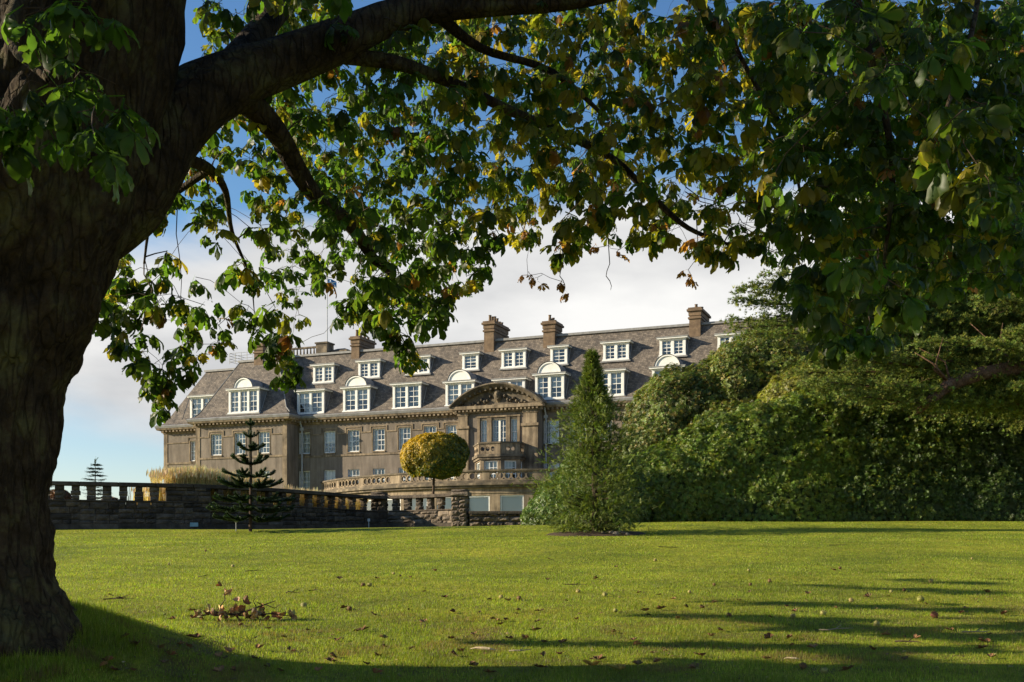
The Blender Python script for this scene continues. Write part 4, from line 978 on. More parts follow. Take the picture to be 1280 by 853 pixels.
# ------------------------------------------------------------------ young conifer in the lawn
gc = ground_at(744, 668); con = empty('young_conifer', gc, 0, 'young bushy dark green conifer with a thin pointed top standing in the lawn', 'tree')
def needle_spray(l=.24, n=9, nl=.05, w=.009):
    it = []; V0 = []; Fc = []
    for q in range(n):
        y = l * (q + .5) / n; s = nl * (1 - .5 * q / n)
        for sg in (-1, 1):
            b = len(V0); V0 += [[0, y - w, 0], [0, y + w, .003], [sg * s, y + s * .55, random.uniform(-.015, .02)]]; Fc.append((b, b + 1, b + 2) if sg > 0 else (b + 1, b, b + 2))
    b = len(V0); V0 += [[-.004, 0, 0], [.004, 0, 0], [0, l, 0]]; Fc.append((b, b + 1, b + 2)); return np.array(V0), Fc
H = 6.25
def conr(h): return np.interp(h, [0, .25, .8, 1.7, 2.6, 3.4, 4.2, 4.7, 5.2, 5.7, 6.25], [.9, 1.1, 1.26, 1.34, 1.26, 1.04, .70, .42, .25, .13, .03])
n = 15000; h = rng.random(n) ** 1.15 * H; a = rng.random(n) * 2 * math.pi; cl_ = np.array([mnoise.noise(Vector((math.cos(x) * 1.7, math.sin(x) * 1.7, y * 1.5))) for x, y in zip(a, h)])
cl2 = np.array([mnoise.noise(Vector((math.cos(x) * 5, math.sin(x) * 5, y * 4.2 + 9))) for x, y in zip(a, h)])
rr = conr(h) * (1 + .85 * cl_ + 1.45 * cl2) * (1 - .55 * rng.random(n) ** 2.2) + .02
skew = np.interp(h, [0, 2, 6.3], [0.02, -.02, -.12]); p = np.stack([rr * np.cos(a) + skew, rr * np.sin(a), h + .1], -1)
d = np.stack([np.cos(a), np.sin(a), .45 + rng.normal(0, .4, n)], -1) + rng.normal(0, .65, (n, 3)); parts = []
lowm = h < .7; d[lowm, 2] -= .8
sp = [needle_spray(.15, 7, .045, .009), needle_spray(.18, 8, .045, .009), needle_spray(.12, 6, .04, .009)]
for q in range(3):
    ix = np.arange(n) % 3 == q; M = basis(d[ix], roll=rng.normal(0, .7, ix.sum())) * rng.uniform(.8, 1.5, ix.sum())[:, None, None]
    V_, F_ = scatter(sp[q][0], sp[q][1], M, p[ix]); parts.append((V_, F_, colvar(ix.sum(), len(sp[q][0]), (.085, .122, .022), .38, (.17, .20, .04), .28)))
V_, F_, C_ = merge(parts); np_mesh('crown', V_, F_, M_nleaf, con, C_)
m = MB(); m.tube([(0, 0, -.1), (-.02, 0, 2), (-.08, 0, 4.5), (-.12, 0, H)], [.11, .09, .05, .012], 8)
for q in range(170):
    hh = random.uniform(.15, 5.9); an = random.uniform(0, 6.28); r_ = float(conr(hh)) * random.uniform(.6, .95); m.tube([(np.interp(hh, [0, H], [0, -.12]), 0, hh * .92), (r_ * .5 * math.cos(an), r_ * .5 * math.sin(an), hh * .95), (r_ * math.cos(an), r_ * math.sin(an), hh + .12)], [.022, .015, .006], 4)
m.build('trunk', M_twig, con)
# bare soil ring with stones
m = MB(); k = 40; c = gc
ring0 = []; ring1 = []
for q in range(k):
    an = 2 * math.pi * q / k; r_ = 1.85 + .2 * mnoise.noise(Vector((math.cos(an) * 2, math.sin(an) * 2, 3)))
    for rg, f_, dz in ((ring0, 1.0, -.02), (ring1, .85, .05)):
        x, y = c.x + r_ * f_ * math.cos(an), c.y + r_ * f_ * math.sin(an); rg.append((x, y, float(gz(x, y)) + dz))
vs = ring0 + ring1 + [(c.x, c.y, c.z + .12)]
m.add(vs, [(q, (q + 1) % k, k + (q + 1) % k, k + q) for q in range(k)] + [(k + q, k + (q + 1) % k, 2 * k) for q in range(k)]); o = m.build('soil_bed', M_soil, smooth=True); o['kind'] = 'structure'
ico = None
def pebble(name, loc, r, m_, col, label, cat, group, spikes=0, sq=(1, 1, .75), seed=0):
    bmv = []; lat, lon = 6, 9; mb = MB()
    for a_ in range(lat + 1):
        for b_ in range(lon):
            th, ph2 = math.pi * a_ / lat, 2 * math.pi * b_ / lon; k_ = 1 + .22 * mnoise.noise(Vector((math.sin(th) * math.cos(ph2) * 1.7 + seed, math.sin(th) * math.sin(ph2) * 1.7, math.cos(th) * 1.7)))
            bmv.append((r * k_ * sq[0] * math.sin(th) * math.cos(ph2), r * k_ * sq[1] * math.sin(th) * math.sin(ph2), r * k_ * sq[2] * math.cos(th)))
    mb.add(bmv, [(a_ * lon + b_, (a_ + 1) * lon + b_, (a_ + 1) * lon + (b_ + 1) % lon, a_ * lon + (b_ + 1) % lon) for a_ in range(lat) for b_ in range(lon)], col)
    rs = random.Random(seed)
    for q in range(spikes):
        d = Vector((rs.gauss(0, 1), rs.gauss(0, 1), rs.gauss(0, 1) + .3)).normalized(); o1 = d.orthogonal().normalized() * r * .12; b_ = d * r * .88
        mb.add([b_ + o1, b_ - o1 * .5 + d.cross(o1), b_ - o1 * .5 - d.cross(o1), d * r * 1.32], [(0, 1, 3), (1, 2, 3), (2, 0, 3)], col)
    o = mb.build(name, m_, smooth=True, colors=True); o.location = loc; o.rotation_euler = (0, 0, random.uniform(0, 6)); tag(o, label, cat, group); return o
pr_ = None
for q, px in enumerate([758, 763, 768, 773, 777, 782, 731, 751]):
    g = ground_at(px, 667 + (q % 3)); g.y -= .6; g.z = float(gz(g.x, g.y)) + .06
    r_ = random.uniform(.06, .13)
    if pr_ is None: pr_ = pebble('stone', g, .1, M_stone, (.26, .22, .17), 'pale fist sized stone in the soil under the young conifer', 'stone', 'stones at the foot of the conifer', seed=q)
    else:
        o = pr_.copy(); COL.objects.link(o); o.location = g; o.scale = (r_ * 10,) * 3; o.rotation_euler = (0, 0, q)

# ------------------------------------------------------------------ monkey puzzle
bY = 46.0; bx = (313 - CX) / F * bY; bz = float(gz(bx, bY)); mp_ = empty('monkey_puzzle_tree', (bx, bY, bz), 0, 'young dark monkey puzzle tree with whorls of upcurved rope-like branches before the stone wall', 'tree')
Hm = EYE + (HY - 523) / F * bY - bz
m = MB(); m.tube([(0, 0, -.1), (.02, 0, Hm * .5), (0, 0, Hm * .97)], [.075, .06, .04], 8); m.build('trunk', M_twig, mp_)
def rope_scales(path, r, col, step=.035):
    """overlapping stiff triangular leaves around a rope-like shoot"""
    out_p, out_d, out_s = [], [], []
    for i_ in range(len(path) - 1):
        a, b = Vector(path[i_]), Vector(path[i_ + 1]); Ls = (b - a).length; k_ = max(1, int(Ls / step)); t_ = (b - a).normalized(); u = t_.orthogonal().normalized(); v = t_.cross(u)
        for q in range(k_):
            c = a + (b - a) * (q / k_)
            for w_ in range(6):
                an = 2 * math.pi * (w_ + .5 * (q % 2)) / 6 + random.uniform(-.2, .2); rd = u * math.cos(an) + v * math.sin(an); out_p.append(c + rd * r * .6); out_d.append(t_ * .9 + rd * .75); out_s.append(rd)
    return out_p, out_d, out_s
def shoot(p0, az, length, rise0, curl):
    pts_ = [Vector(p0)]; ang = rise0; n_ = 7
    for q in range(n_):
        pts_.append(pts_[-1] + Vector((math.cos(az) * math.cos(ang), math.sin(az) * math.cos(ang), math.sin(ang))) * length / n_); ang += curl / n_
    return pts_
Ts = np.array([[-.022, 0, 0], [.022, 0, 0], [0, .085, .0], [0, .03, .012]]); Tf = [(0, 1, 3), (1, 2, 3), (2, 0, 3)]
tiers = [(.99, .0, 0), (.945, .22, 4), (.84, .46, 5), (.72, .66, 5), (.60, .86, 6), (.50, 1.10, 6), (.41, 1.45, 7), (.32, 1.75, 7), (.235, 1.85, 7), (.15, 1.7, 6)]
for hf, ln, cnt in tiers:
    for q in range(max(cnt, 1)):
        if ln == 0: paths = [[Vector((0, 0, Hm * .5)), Vector((0, 0, Hm * .75)), Vector((0, 0, Hm))]]
        else:
            az = 2 * math.pi * (q + random.uniform(-.12, .12)) / cnt + hf * 9; sag = -.05 if hf > .55 else (-.25 if hf > .4 else -.45)
            mn = shoot((0, 0, Hm * hf), az, ln * random.uniform(.88, 1.1), sag, 1.35 if hf > .55 else 1.1); paths = [mn]
            if ln > .6:
                for sg in (-1, 1):
                    for ix in ((3, 5) if ln < 1.2 else (2, 3, 4, 5)):
                        if random.random() < .8: paths.append(shoot(mn[ix], az + sg * random.uniform(.5, .8), ln * random.uniform(.22, .38), sag + .3, .7))
        b = MB(); rr_ = .034
        for pth in paths: b.tube(pth, [rr_] * (len(pth) - 1) + [rr_ * .6], 5)
        pp_, dd, ss = [], [], []
        for pth in paths: x = rope_scales(pth, rr_, None); pp_ += x[0]; dd += x[1]; ss += x[2]
        pp_, dd, ss = np.array(pp_), np.array(dd), np.array(ss); V_, F_ = scatter(Ts, Tf, basis(dd, ss), pp_)
        base = np.array(b.v); bq = np.array([f for f in b.f if len(f) == 4]); bo = [f for f in b.f if len(f) == 5]
        C_ = colvar(len(pp_), len(Ts), (.022, .045, .016), .3)
        V2, F2, C2 = merge([(V_, F_, C_), (base, [bq, np.array(bo)], np.tile([.02, .035, .014], (len(base), 1)))])
        np_mesh('branch' if ln else 'leader', V2, F2, M_nleaf, mp_, C2)

# ------------------------------------------------------------------ far small conifers, ornamental grass, terrace shrubs
def small_spruce(px, pyt, Y, zb, rmax, label):
    x = (px - CX) / F * Y; Hs = EYE + (HY - pyt) / F * Y - zb; r = empty('spruce_tree', (x, Y, zb), 0, label, 'tree', 'small spruces beyond the terrace')
    T_ = needle_spray(.34, 8, .09, .02); P_, D_ = [], []; m = MB(); m.tube([(0, 0, 0), (0, 0, Hs)], [.08, .015], 6)
    z = .3
    while z < Hs - .12:
        f = 1 - z / Hs; n_ = 7
        for q in range(n_):
            az = random.uniform(0, 6.28); ln = rmax * (f ** .8) * random.uniform(.65, 1.1) + .06; pth = shoot((0, 0, z), az, ln, -.12, .5); m.tube(pth[::3] + [pth[-1]], [.02, .012, .008, .004][:len(pth[::3]) + 1], 4)
            for v in pth[1:]:
                for sg in (-1, 0, 1): P_.append(v); D_.append((math.cos(az + sg * .8), math.sin(az + sg * .8), random.uniform(-.25, .2)))
        z += .24
    for q in range(6): P_.append((0, 0, Hs - .3 + .05 * q)); D_.append((random.gauss(0, .3), random.gauss(0, .3), 1))
    n_ = len(P_); V_, F_ = scatter(*T_, basis(np.array(D_)) * rng.uniform(.7, 1.1, n_)[:, None, None], np.array([tuple(v) for v in P_])); np_mesh('crown', V_, F_, M_nleaf, r, colvar(n_, len(T_[0]), (.03, .055, .03), .25)); m.build('trunk', M_twig, r)
small_spruce(119, 576, 74, 4.2, 1.15, 'small dark spruce seen over the left part of the wall')
small_spruce(50, 568, 70, 4.2, 1.1, 'small spruce half hidden behind the chestnut trunk')
def blade_T(h=1.0, w=.012, bend=.25): return np.array([[-w, 0, 0], [w, 0, 0], [-w * .8, 0, h * .5], [w * .8, 0, h * .5], [0, bend * h, h]]), [(0, 1, 3, 2), (2, 3, 4)]
Pg, Sg = [], []
def tu(px): return t_of_px(px)
for (pa, pb, zt0, zt1, n_) in ((205, 270, 6.15, 6.25, 5200), (270, 335, 5.7, 6.0, 2600), (262, 460, 4.95, 5.15, 3600), (185, 196, 6.1, 6.2, 180), (160, 206, 4.9, 5.2, 350), (352, 405, 5.25, 5.35, 900)):
    ta, tb = tu(pa), tu(pb); c_ = rng.uniform(0, 1, 14)
    for q in range(n_):
        t_ = random.uniform(ta, tb); a = on_wall(t_); px_ = a[0]; dep = random.uniform(.7, 2.6)
        cl_n = mnoise.noise(Vector((t_ * 2.6, 0, pa))); Pg.append((a[0] - dep * .2, a[1] + dep, 4.02)); Sg.append(max(.4, (random.uniform(zt0, zt1) - 4.05) * (.86 + .22 * cl_n + random.uniform(-.12, .06))))
Pg, Sg = np.array(Pg), np.array(Sg); n = len(Pg); T_ = blade_T(1, .011, .14); az = rng.random(n) * 6.28; M = np.zeros((n, 3, 3)); M[:, 0, 0] = np.cos(az); M[:, 1, 0] = np.sin(az); M[:, 0, 1] = -np.sin(az); M[:, 1, 1] = np.cos(az); M[:, 2, 2] = 1; M[:, :, 2] *= Sg[:, None]; M[:, :, 1] *= Sg[:, None]
V1, F1 = scatter(*T_, M, Pg); C1 = colvar(n, 5, (.62, .46, .20), .25, (.40, .36, .10), .2)
ix = rng.random(n) < .55; tip = Pg[ix] + np.stack([-np.sin(az[ix]) * .14 * Sg[ix], np.cos(az[ix]) * .14 * Sg[ix], Sg[ix] * .8], -1); Tp = np.array([[0, 0, 0], [-.028, 0, .1], [.028, 0, .1], [0, .03, .32]]); Mi = np.tile(np.eye(3), (ix.sum(), 1, 1))
V2, F2 = scatter(Tp, [(0, 2, 3, 1)], basis(rng.normal(0, .15, (ix.sum(), 3)) + [0, -1, .2], np.tile([0, 0, 1.], (ix.sum(), 1))), tip)
V_, F_, C_ = merge([(V1, F1, C1), (V2, F2, colvar(ix.sum(), 4, (.80, .62, .36), .2))]); o = np_mesh('ornamental_grass', V_, F_, M_plume, None, C_)
tag(o, 'tall straw coloured feathery ornamental grass rising behind the dark stone balustrade', 'grass', kind='stuff')
def bush(px, py, Y, rx_, rz_, base, label, n_=900):
    shrub('terrace_bush', label, 'bush', [(px, py, rx_, rz_, Y, .7)], n_, base, (.12, .08, .03), .2, None, .08, .03, 1, .3)
bush(74, 624, 52, 14, 12, (.16, .07, .03), 'reddish brown bush glimpsed through the wall openings by the chestnut trunk')
bush(138, 628, 54, 12, 6, (.13, .065, .03), 'low rusty bush seen through the third wall opening from the trunk', 400)
bush(187, 630, 54, 10, 8, (.15, .13, .03), 'low yellowish bush seen through the wall opening left of the straw grass', 400)
# bare sapling
m = MB(); s0 = P(158, 632, 56)
o = None
for q in range(9):
    x = random.uniform(-.35, .35); m.tube([(x * .3, 0, -.3), (x * .7, 0, .35), (x + random.uniform(-.1, .1), 0, random.uniform(.7, 1.25))], [.016, .01, .004], 4)
o = m.build('bare_sapling', M_twig); o.location = s0; tag(o, 'thin leafless sapling seen through the left wall openings', 'sapling')
# flag
fb = P(409, 560, 124); fp_ = empty('flagpole', (fb.x, fb.y, 20), 0, 'thin flagpole above the hotel roof with a small blue flag mostly behind leaves', 'flagpole')
m = MB(); zt = EYE + (HY - 346) / F * 124 - 20; m.tube([(0, 0, 0), (0, 0, zt)], [.07, .04], 8); m.tube([(0, 0, zt), (0, 0, zt + .15)], [.09, .05], 8); m.build('pole', M_metal, fp_)
m = MB(); kx, kz = 12, 6
vs = [(.05 + 1.0 * a / kx, .12 * math.sin(a * .9 + b * .3), zt - .2 - .7 * b / kz - .35 * (a / kx) ** 1.3) for b in range(kz + 1) for a in range(kx + 1)]
m.add(vs, [(b * (kx + 1) + a, b * (kx + 1) + a + 1, (b + 1) * (kx + 1) + a + 1, (b + 1) * (kx + 1) + a) for b in range(kz) for a in range(kx)]); fo = m.build('flag', noisy('blue_cloth', (.03, .16, .42), (.05, .22, .5), scale=3, bump=0, rough=.9), fp_, smooth=True)
m = MB()
for (a, b) in (((0, 0), (1, 1)), ((0, 1), (1, 0))):
    pr2 = None
    for q in range(13):
        u = q / 12; v = a[1] + (b[1] - a[1]) * u; c = Vector((.05 + 1.0 * u, .12 * math.sin(u * kx * .9 + v * kz * .3) - .012, zt - .2 - v * .7 - .35 * u ** 1.3)); e1 = (c.x, c.y, c.z + .05); e2 = (c.x, c.y, c.z - .05)
        if pr2: m.quad(pr2[1], e2, e1, pr2[0])
        pr2 = (e1, e2)
m.build('cross', M_white, fo)

# ------------------------------------------------------------------ cedar on the right
cb = (27.5, 49.0); cg = float(gz(*cb)); ced = empty('cedar_tree', (cb[0], cb[1], cg), 0, 'big cedar reaching in from the right with layered drooping yellow green boughs over the hedge', 'tree'); co = np.array([cb[0], cb[1], cg])
m = MB(); m.tube([(0, 0, -.2), (.1, 0, 5), (0, 0, 12), (.1, 0, 19)], [.65, .5, .36, .06], 12, jit=.05); m.build('trunk', M_bark2, ced, smooth=True)
tips = [(922, 380, 45), (928, 366, 45.5), (938, 356, 46), (920, 396, 45), (924, 410, 44.5), (960, 346, 46), (934, 376, 45), (950, 352, 46), (985, 340, 47), (938, 414, 44), (960, 398, 45), (1000, 372, 47), (1010, 420, 44), (975, 448, 43), (1040, 395, 46), (1060, 440, 43), (1015, 475, 42.5), (1075, 360, 48), (1090, 415, 46), (1110, 480, 42.5), (1120, 385, 47), (1060, 498, 42.8), (1150, 430, 44),
        (1180, 400, 46), (1165, 350, 48), (1200, 470, 44), (1230, 430, 43), (1225, 375, 45), (1140, 500, 43), (1265, 410, 44), (1270, 480, 43.5), (1100, 330, 48), (1040, 345, 48), (1200, 320, 47)]
tips += [(995, 462, 50), (1015, 448, 51), (1035, 470, 51.5), (1050, 455, 52), (1070, 478, 51), (1085, 462, 52.5), (1030, 490, 50.5), (1105, 490, 51), (1125, 470, 52), (1062, 500, 50.8), (1010, 482, 51), (1090, 505, 51.5)]  # extra boughs added above the hedge to shade its right part
TP, TD, SCL = [], [], []
for px, py, Y in tips:
    tip_ = np.array(P(px, py, Y)) - co; st = np.array([0, 0, tip_[2] * random.uniform(.82, .95) - .2]); mid = (st + tip_) / 2 + np.array([0, 0, random.uniform(.4, 1.1)]); ts = np.linspace(0, 1, 24)[:, None]
    pth = (1 - ts) ** 2 * st + 2 * ts * (1 - ts) * mid + ts ** 2 * tip_; pth[:, 2] += .12 * np.sin(ts[:, 0] * 9 + px); Lb = np.linalg.norm(tip_ - st); b = MB()
    b.tube(pth[::3].tolist() + [pth[-1].tolist()], list(np.linspace(.13, .012, 9)), 6)
    for i_ in range(7, 24):
        u = i_ / 23; d0 = nrm(pth[min(i_ + 1, 23)] - pth[i_ - 1]); side = nrm(np.cross(d0, [0, 0, 1.]))
        for sg in (-1, 1):
            for rep in range(5):
                ln = (1.55 * (1 - u) ** .7 + .42) * random.uniform(.6, 1.15); dr = d0 * random.uniform(.45, 1.1) + side * sg * random.uniform(.3, 1) + np.array([0, 0, random.uniform(-.35, .5)]); dr = dr / np.linalg.norm(dr); p0 = pth[i_] + d0 * random.uniform(-.2, .2); k_ = max(2, int(ln / .085))
                end = p0 + dr * ln + np.array([0, 0, -.18 * ln])
                if rep == 0: b.tube([p0.tolist(), end.tolist()], [.018, .005], 3)
                for q in range(k_ + 1):
                    v = q / k_; TP.append(p0 + dr * ln * v + np.array([random.gauss(0, .05), random.gauss(0, .05), -.32 * ln * v * v + random.gauss(0, .07)])); TD.append(dr * .8 + np.array([random.gauss(0, .45), random.gauss(0, .45), .25 + random.gauss(0, .3)])); SCL.append(random.uniform(.7, 1.3))
    b.build('bough', M_bark2, ced)
def tuft(n_=9, l=.14, w=.016):
    V0, Fc = [], []
    for q in range(n_):
        d = Vector((random.gauss(0, .6), 1, random.gauss(0, .6))).normalized(); u = d.orthogonal().normalized() * w; b = len(V0); V0 += [tuple(u), tuple(-u), tuple(d * l * random.uniform(.7, 1.1))]; Fc.append((b, b + 1, b + 2))
    return np.array(V0), Fc
TP, TD, SCL = np.array(TP), np.array(TD), np.array(SCL); n = len(TP); parts = []
for q in range(3):
    ix = np.arange(n) % 3 == q; T_ = tuft(); V_, F_ = scatter(*T_, basis(TD[ix]) * SCL[ix][:, None, None], TP[ix]); parts.append((V_, F_, colvar(ix.sum(), len(T_[0]), (.12, .165, .032), .3, (.20, .215, .04), .3)))
V_, F_, C_ = merge(parts); np_mesh('crown', V_, F_, M_nleaf, ced, C_)
m = MB(); pl = [(1148, 514, 43.5), (1166, 498, 43.6), (1188, 480, 43.8), (1225, 468, 44.2), (1262, 461, 45), (1310, 452, 46.5)]
m.tube([tuple(np.array(P(*v)) - co) for v in pl], [.14, .2, .25, .27, .3, .34], 10, jit=.08)
for q in range(9):
    v = pl[random.randint(2, 5)]; a = np.array(P(*v)) - co; m.tube([a, a + np.array([random.uniform(-1.2, .2), random.uniform(-.6, .3), random.uniform(.3, 1.0)]), a + np.array([random.uniform(-2.2, .2), random.uniform(-.6, .3), random.uniform(.5, 1.9)])], [.06, .04, .015], 5)
m.build('limb', M_bark2, ced, smooth=True)
# ------------------------------------------------------------------ the big horse chestnut
tb = P(-55, 700, 9.8); tg = float(gz(tb.x, 9.8)); che = empty('horse_chestnut_tree', (tb.x, 9.8, tg), 0, 'massive old horse chestnut leaning in from the left with its leafy crown across the top', 'tree'); ho = np.array([tb.x, 9.8, tg])
def bark_tube(name, spec, segs, sub, amp=.05, flare=None, mat_=None, smooth=True, ret=False, tw=5.0):
    """spec: (px, py, Y, r) control points; Catmull-Rom path, ridged skin"""
    A = np.array([[*(np.array(P(a, b, c)) - ho), r] for a, b, c, r in spec]); Q = []
    for i_ in range(len(A) - 1):
        p0, p1, p2, p3 = A[max(i_ - 1, 0)], A[i_], A[i_ + 1], A[min(i_ + 2, len(A) - 1)]
        for t_ in np.linspace(0, 1, sub, endpoint=False): Q.append(.5 * ((2 * p1) + (-p0 + p2) * t_ + (2 * p0 - 5 * p1 + 4 * p2 - p3) * t_ ** 2 + (-p0 + 3 * p1 - 3 * p2 + p3) * t_ ** 3))
    Q.append(A[-1]); Q = np.array(Q); n_ = len(Q); V_ = np.zeros((n_, segs, 3)); ref = None
    for i_ in range(n_):
        t_ = nrm(Q[min(i_ + 1, n_ - 1), :3] - Q[max(i_ - 1, 0), :3])
        if ref is None: ref = np.array([1., 0, 0]) if abs(t_[2]) > .6 else np.array([0, 0, 1.])
        ref = nrm(ref - t_ * ref.dot(t_)); bn = np.cross(t_, ref); lng = i_ * .06
        for j in range(segs):
            a = 2 * math.pi * j / segs; ca, sa_ = math.cos(a), math.sin(a); r_ = Q[i_, 3]
            if flare: r_ = r_ * flare(Q[i_], a)
            c = Vector((ca * tw * .5, sa_ * tw * .5, lng * 1.2)); dsp = mnoise.fractal(c, 1.0, 2.0, 4) * amp + abs(mnoise.noise(Vector((ca * tw * 1.5, sa_ * tw * 1.5, lng * 1.6)))) * amp * -.9 + mnoise.noise(Vector((ca * 1.1, sa_ * 1.1, lng * .5 + 4))) * amp * 1.8
            V_[i_, j] = Q[i_, :3] + (ref * ca + bn * sa_) * r_ * (1 + dsp)
    i_, j = np.meshgrid(np.arange(n_ - 1), np.arange(segs), indexing='ij'); jn = (j + 1) % segs; a = i_ * segs
    Fq = np.stack([a + j, a + jn, a + segs + jn, a + segs + j], -1).reshape(-1, 4)
    np_mesh(name, V_.reshape(-1, 3), [Fq], mat_ or M_bark, che, smooth=smooth); return Q
def flare(q, a):
    h = max(q[2], -.3); f = 1 + .10 * math.exp(-max(h, 0) / .4) * (.75 + .35 * math.cos(5 * a + 1)); 
    f += .12 * math.exp(-max(h, 0) / .3) * max(0, math.cos(a - 1.15)) ** 3; return f
spec = [(-58, 880, 9.3, .98), (-58, 835, 9.3, .96), (-59, 790, 9.3, .92), (-60, 740, 9.3, .86), (-60, 690, 9.3, .81), (-60, 620, 9.3, .77), (-52, 550, 9.3, .80), (-38, 450, 9.3, .79), (-10, 380, 9.3, .79), (20, 310, 9.3, .79), (50, 230, 9.3, .80), (80, 140, 9.3, .74), (110, 40, 9.3, .71), (135, -60, 9.3, .66), (190, -250, 9.4, .6), (220, -500, 9.6, .45), (200, -800, 9.6, .25)]
bark_tube('trunk', spec, 190, 14, .085, flare, tw=9)
bark_tube('limb', [(40, 330, 9.9, .40), (10, 200, 10, .50), (-30, 60, 10.2, .48), (-90, -120, 10.5, .42), (-200, -400, 11, .25)], 60, 8, .06, tw=6)
LIMBS = [
 [(95, 310, 9.8, .30), (140, 250, 9.85, .42), (178, 200, 9.95, .40), (210, 160, 10.05, .345), (250, 124, 10.2, .30), (300, 99, 10.4, .265), (350, 81, 10.6, .24), (420, 54, 10.8, .205), (480, 27, 11, .17), (540, 12, 11.1, .14), (620, 6, 11.2, .11), (700, 2, 11.2, .095), (770, -10, 11, .08), (900, -50, 10.5, .07), (1050, -80, 10, .06), (1260, -60, 9.5, .04)],
 [(285, 112, 10.4, .14), (322, 138, 10.6, .12), (350, 172, 10.8, .105), (372, 214, 11.1, .10), (398, 250, 11.3, .085), (438, 282, 11.6, .08), (466, 322, 12, .055), (490, 345, 12.2, .035), (500, 380, 12.3, .012)],
 [(405, 66, 10.8, .09), (450, 72, 11, .08), (500, 80, 11.2, .07), (570, 106, 11.8, .06), (640, 140, 12.3, .055), (710, 170, 12.8, .05), (770, 202, 13, .045), (815, 246, 13.2, .04), (860, 285, 13.3, .03), (912, 306, 13.4, .018)],
 [(205, 190, 10.1, .07), (235, 200, 10.5, .06), (262, 212, 10.8, .05), (282, 240, 11.2, .034), (290, 290, 11.6, .022), (312, 345, 12, .012), (318, 392, 12.3, .005)],
 [(225, 150, 10.1, .16), (300, 70, 10.9, .14), (350, 10, 11.6, .12), (430, -70, 12.5, .1), (600, -160, 13.5, .06)],
 [(1050, -80, 10, .05), (1085, 60, 9.7, .035), (1115, 200, 9.8, .028), (1105, 330, 10, .014)],
 [(880, -44, 10.9, .03), (925, 70, 11.3, .024), (985, 180, 11.6, .018), (1010, 300, 10.6, .012)],
 [(1230, -60, 9.5, .028), (1215, 40, 9, .02), (1180, 150, 8.4, .014), (1186, 210, 8.2, .008)],
 [(150, -60, 9.2, .12), (60, -40, 7.6, .06), (10, 40, 6.6, .035), (60, 100, 6.0, .015)],
 [(540, 12, 11.1, .07), (600, 60, 11.6, .045), (690, 90, 12, .035), (760, 150, 12.4, .02)],
 [(480, 27, 11, .09), (560, -40, 12.5, .07), (760, -60, 14, .05), (900, 30, 14.5, .03)],
 [(262, 212, 10.8, .04), (215, 245, 11, .03), (190, 270, 11.2, .02), (180, 330, 11.4, .01)],
]
nodes = []; nrad = []
for k, sp_ in enumerate(LIMBS):
    Q = bark_tube('limb', sp_, 40 if k == 0 else 14, 8 if k == 0 else 5, .07 if k == 0 else .05, tw=5 if k == 0 else 3)
    for q in Q[(4 if k else 14):]: nodes.append(q[:3] + ho); nrad.append(q[3])
# coverage of the crown as seen in the photograph: 80 x 50 px cells
COV = [
 [.40, .20, .25, .75, .85, .86, .86, .88, .88, .90, .92, .94, .97, .97, .97, .97],
 [.40, .35, .05, .72, .84, .86, .86, .86, .88, .88, .88, .88, .96, .97, .97, .97],
 [.42, .45, .10, .60, .80, .84, .82, .84, .84, .84, .84, .84, .92, .97, .97, .97],
 [.30, .40, .10, .66, .85, .86, .84, .84, .84, .84, .82, .82, .88, .97, .97, .97],
 [.00, .00, .42, .40, .80, .88, .90, .84, .84, .84, .76, .66, .92, .97, .97, .97],
 [.00, .00, .12, .42, .74, .86, .90, .78, .72, .66, .70, .74, .93, .97, .97, .97],
 [.00, .10, .06, .44, .66, .80, .92, .34, .42, .32, .46, .62, .86, .93, .85, .86],
 [.00, .50, .42, .34, .40, .55, .88, .05, .00, .00, .00, .02, .60, .86, .62, .50],
 [.00, .28, .40, .06, .46, .55, .38, .00, .00, .00, .00, .00, .22, .46, .10, .05],
 [.00, .00, .30, .00, .22, .00, .00, .00, .00, .00, .00, .00, .00, .00, .00, .00]]
# bottom outline of the crown (photo x -> lowest leaf row), keeps the roof and sky clear
LX = [0, 120, 150, 175, 195, 215, 245, 262, 300, 330, 345, 370, 385, 410, 440, 480, 515, 545, 560, 600, 640, 680, 700, 760, 800, 860, 900, 940, 985, 1020, 1060, 1110, 1160, 1200, 1280]
LY = [230, 400, 430, 480, 500, 490, 470, 385, 375, 400, 460, 455, 380, 360, 395, 430, 445, 400, 380, 350, 285, 330, 335, 315, 305, 325, 325, 310, 340, 400, 430, 425, 390, 360, 350]
def leaflet(l, w, ang, droop, nseg=4):
    ys_ = np.array([0, .25, .48, .68, .83, .94, 1.0]); ws = np.array([.06, .36, .72, 1.0, .88, .42, .0]) * w / 2; V0, Fc = [], []
    dl = l / nseg; y = z = 0; a = -droop * .35
    pos = []
    for t_ in ys_: pos.append(t_)
    cx = []; py_ = pz_ = 0.0; last = 0
    for t_ in ys_:
        a = -droop * (.35 + .9 * t_); py_ += (t_ - last) * l * math.cos(a); pz_ += (t_ - last) * l * math.sin(a); last = t_; cx.append((py_, pz_))
    for (yy, zz), w_ in zip(cx, ws): V0 += [[-w_, yy, zz + w_ * .35], [0, yy, zz], [w_, yy, zz + w_ * .35]]
    for q in range(6):
        b = 3 * q
        Fc += [(b, b + 1, b + 4, b + 3), (b + 1, b + 2, b + 5, b + 4)]
    V0 = np.array(V0); return rotz(V0, ang), Fc
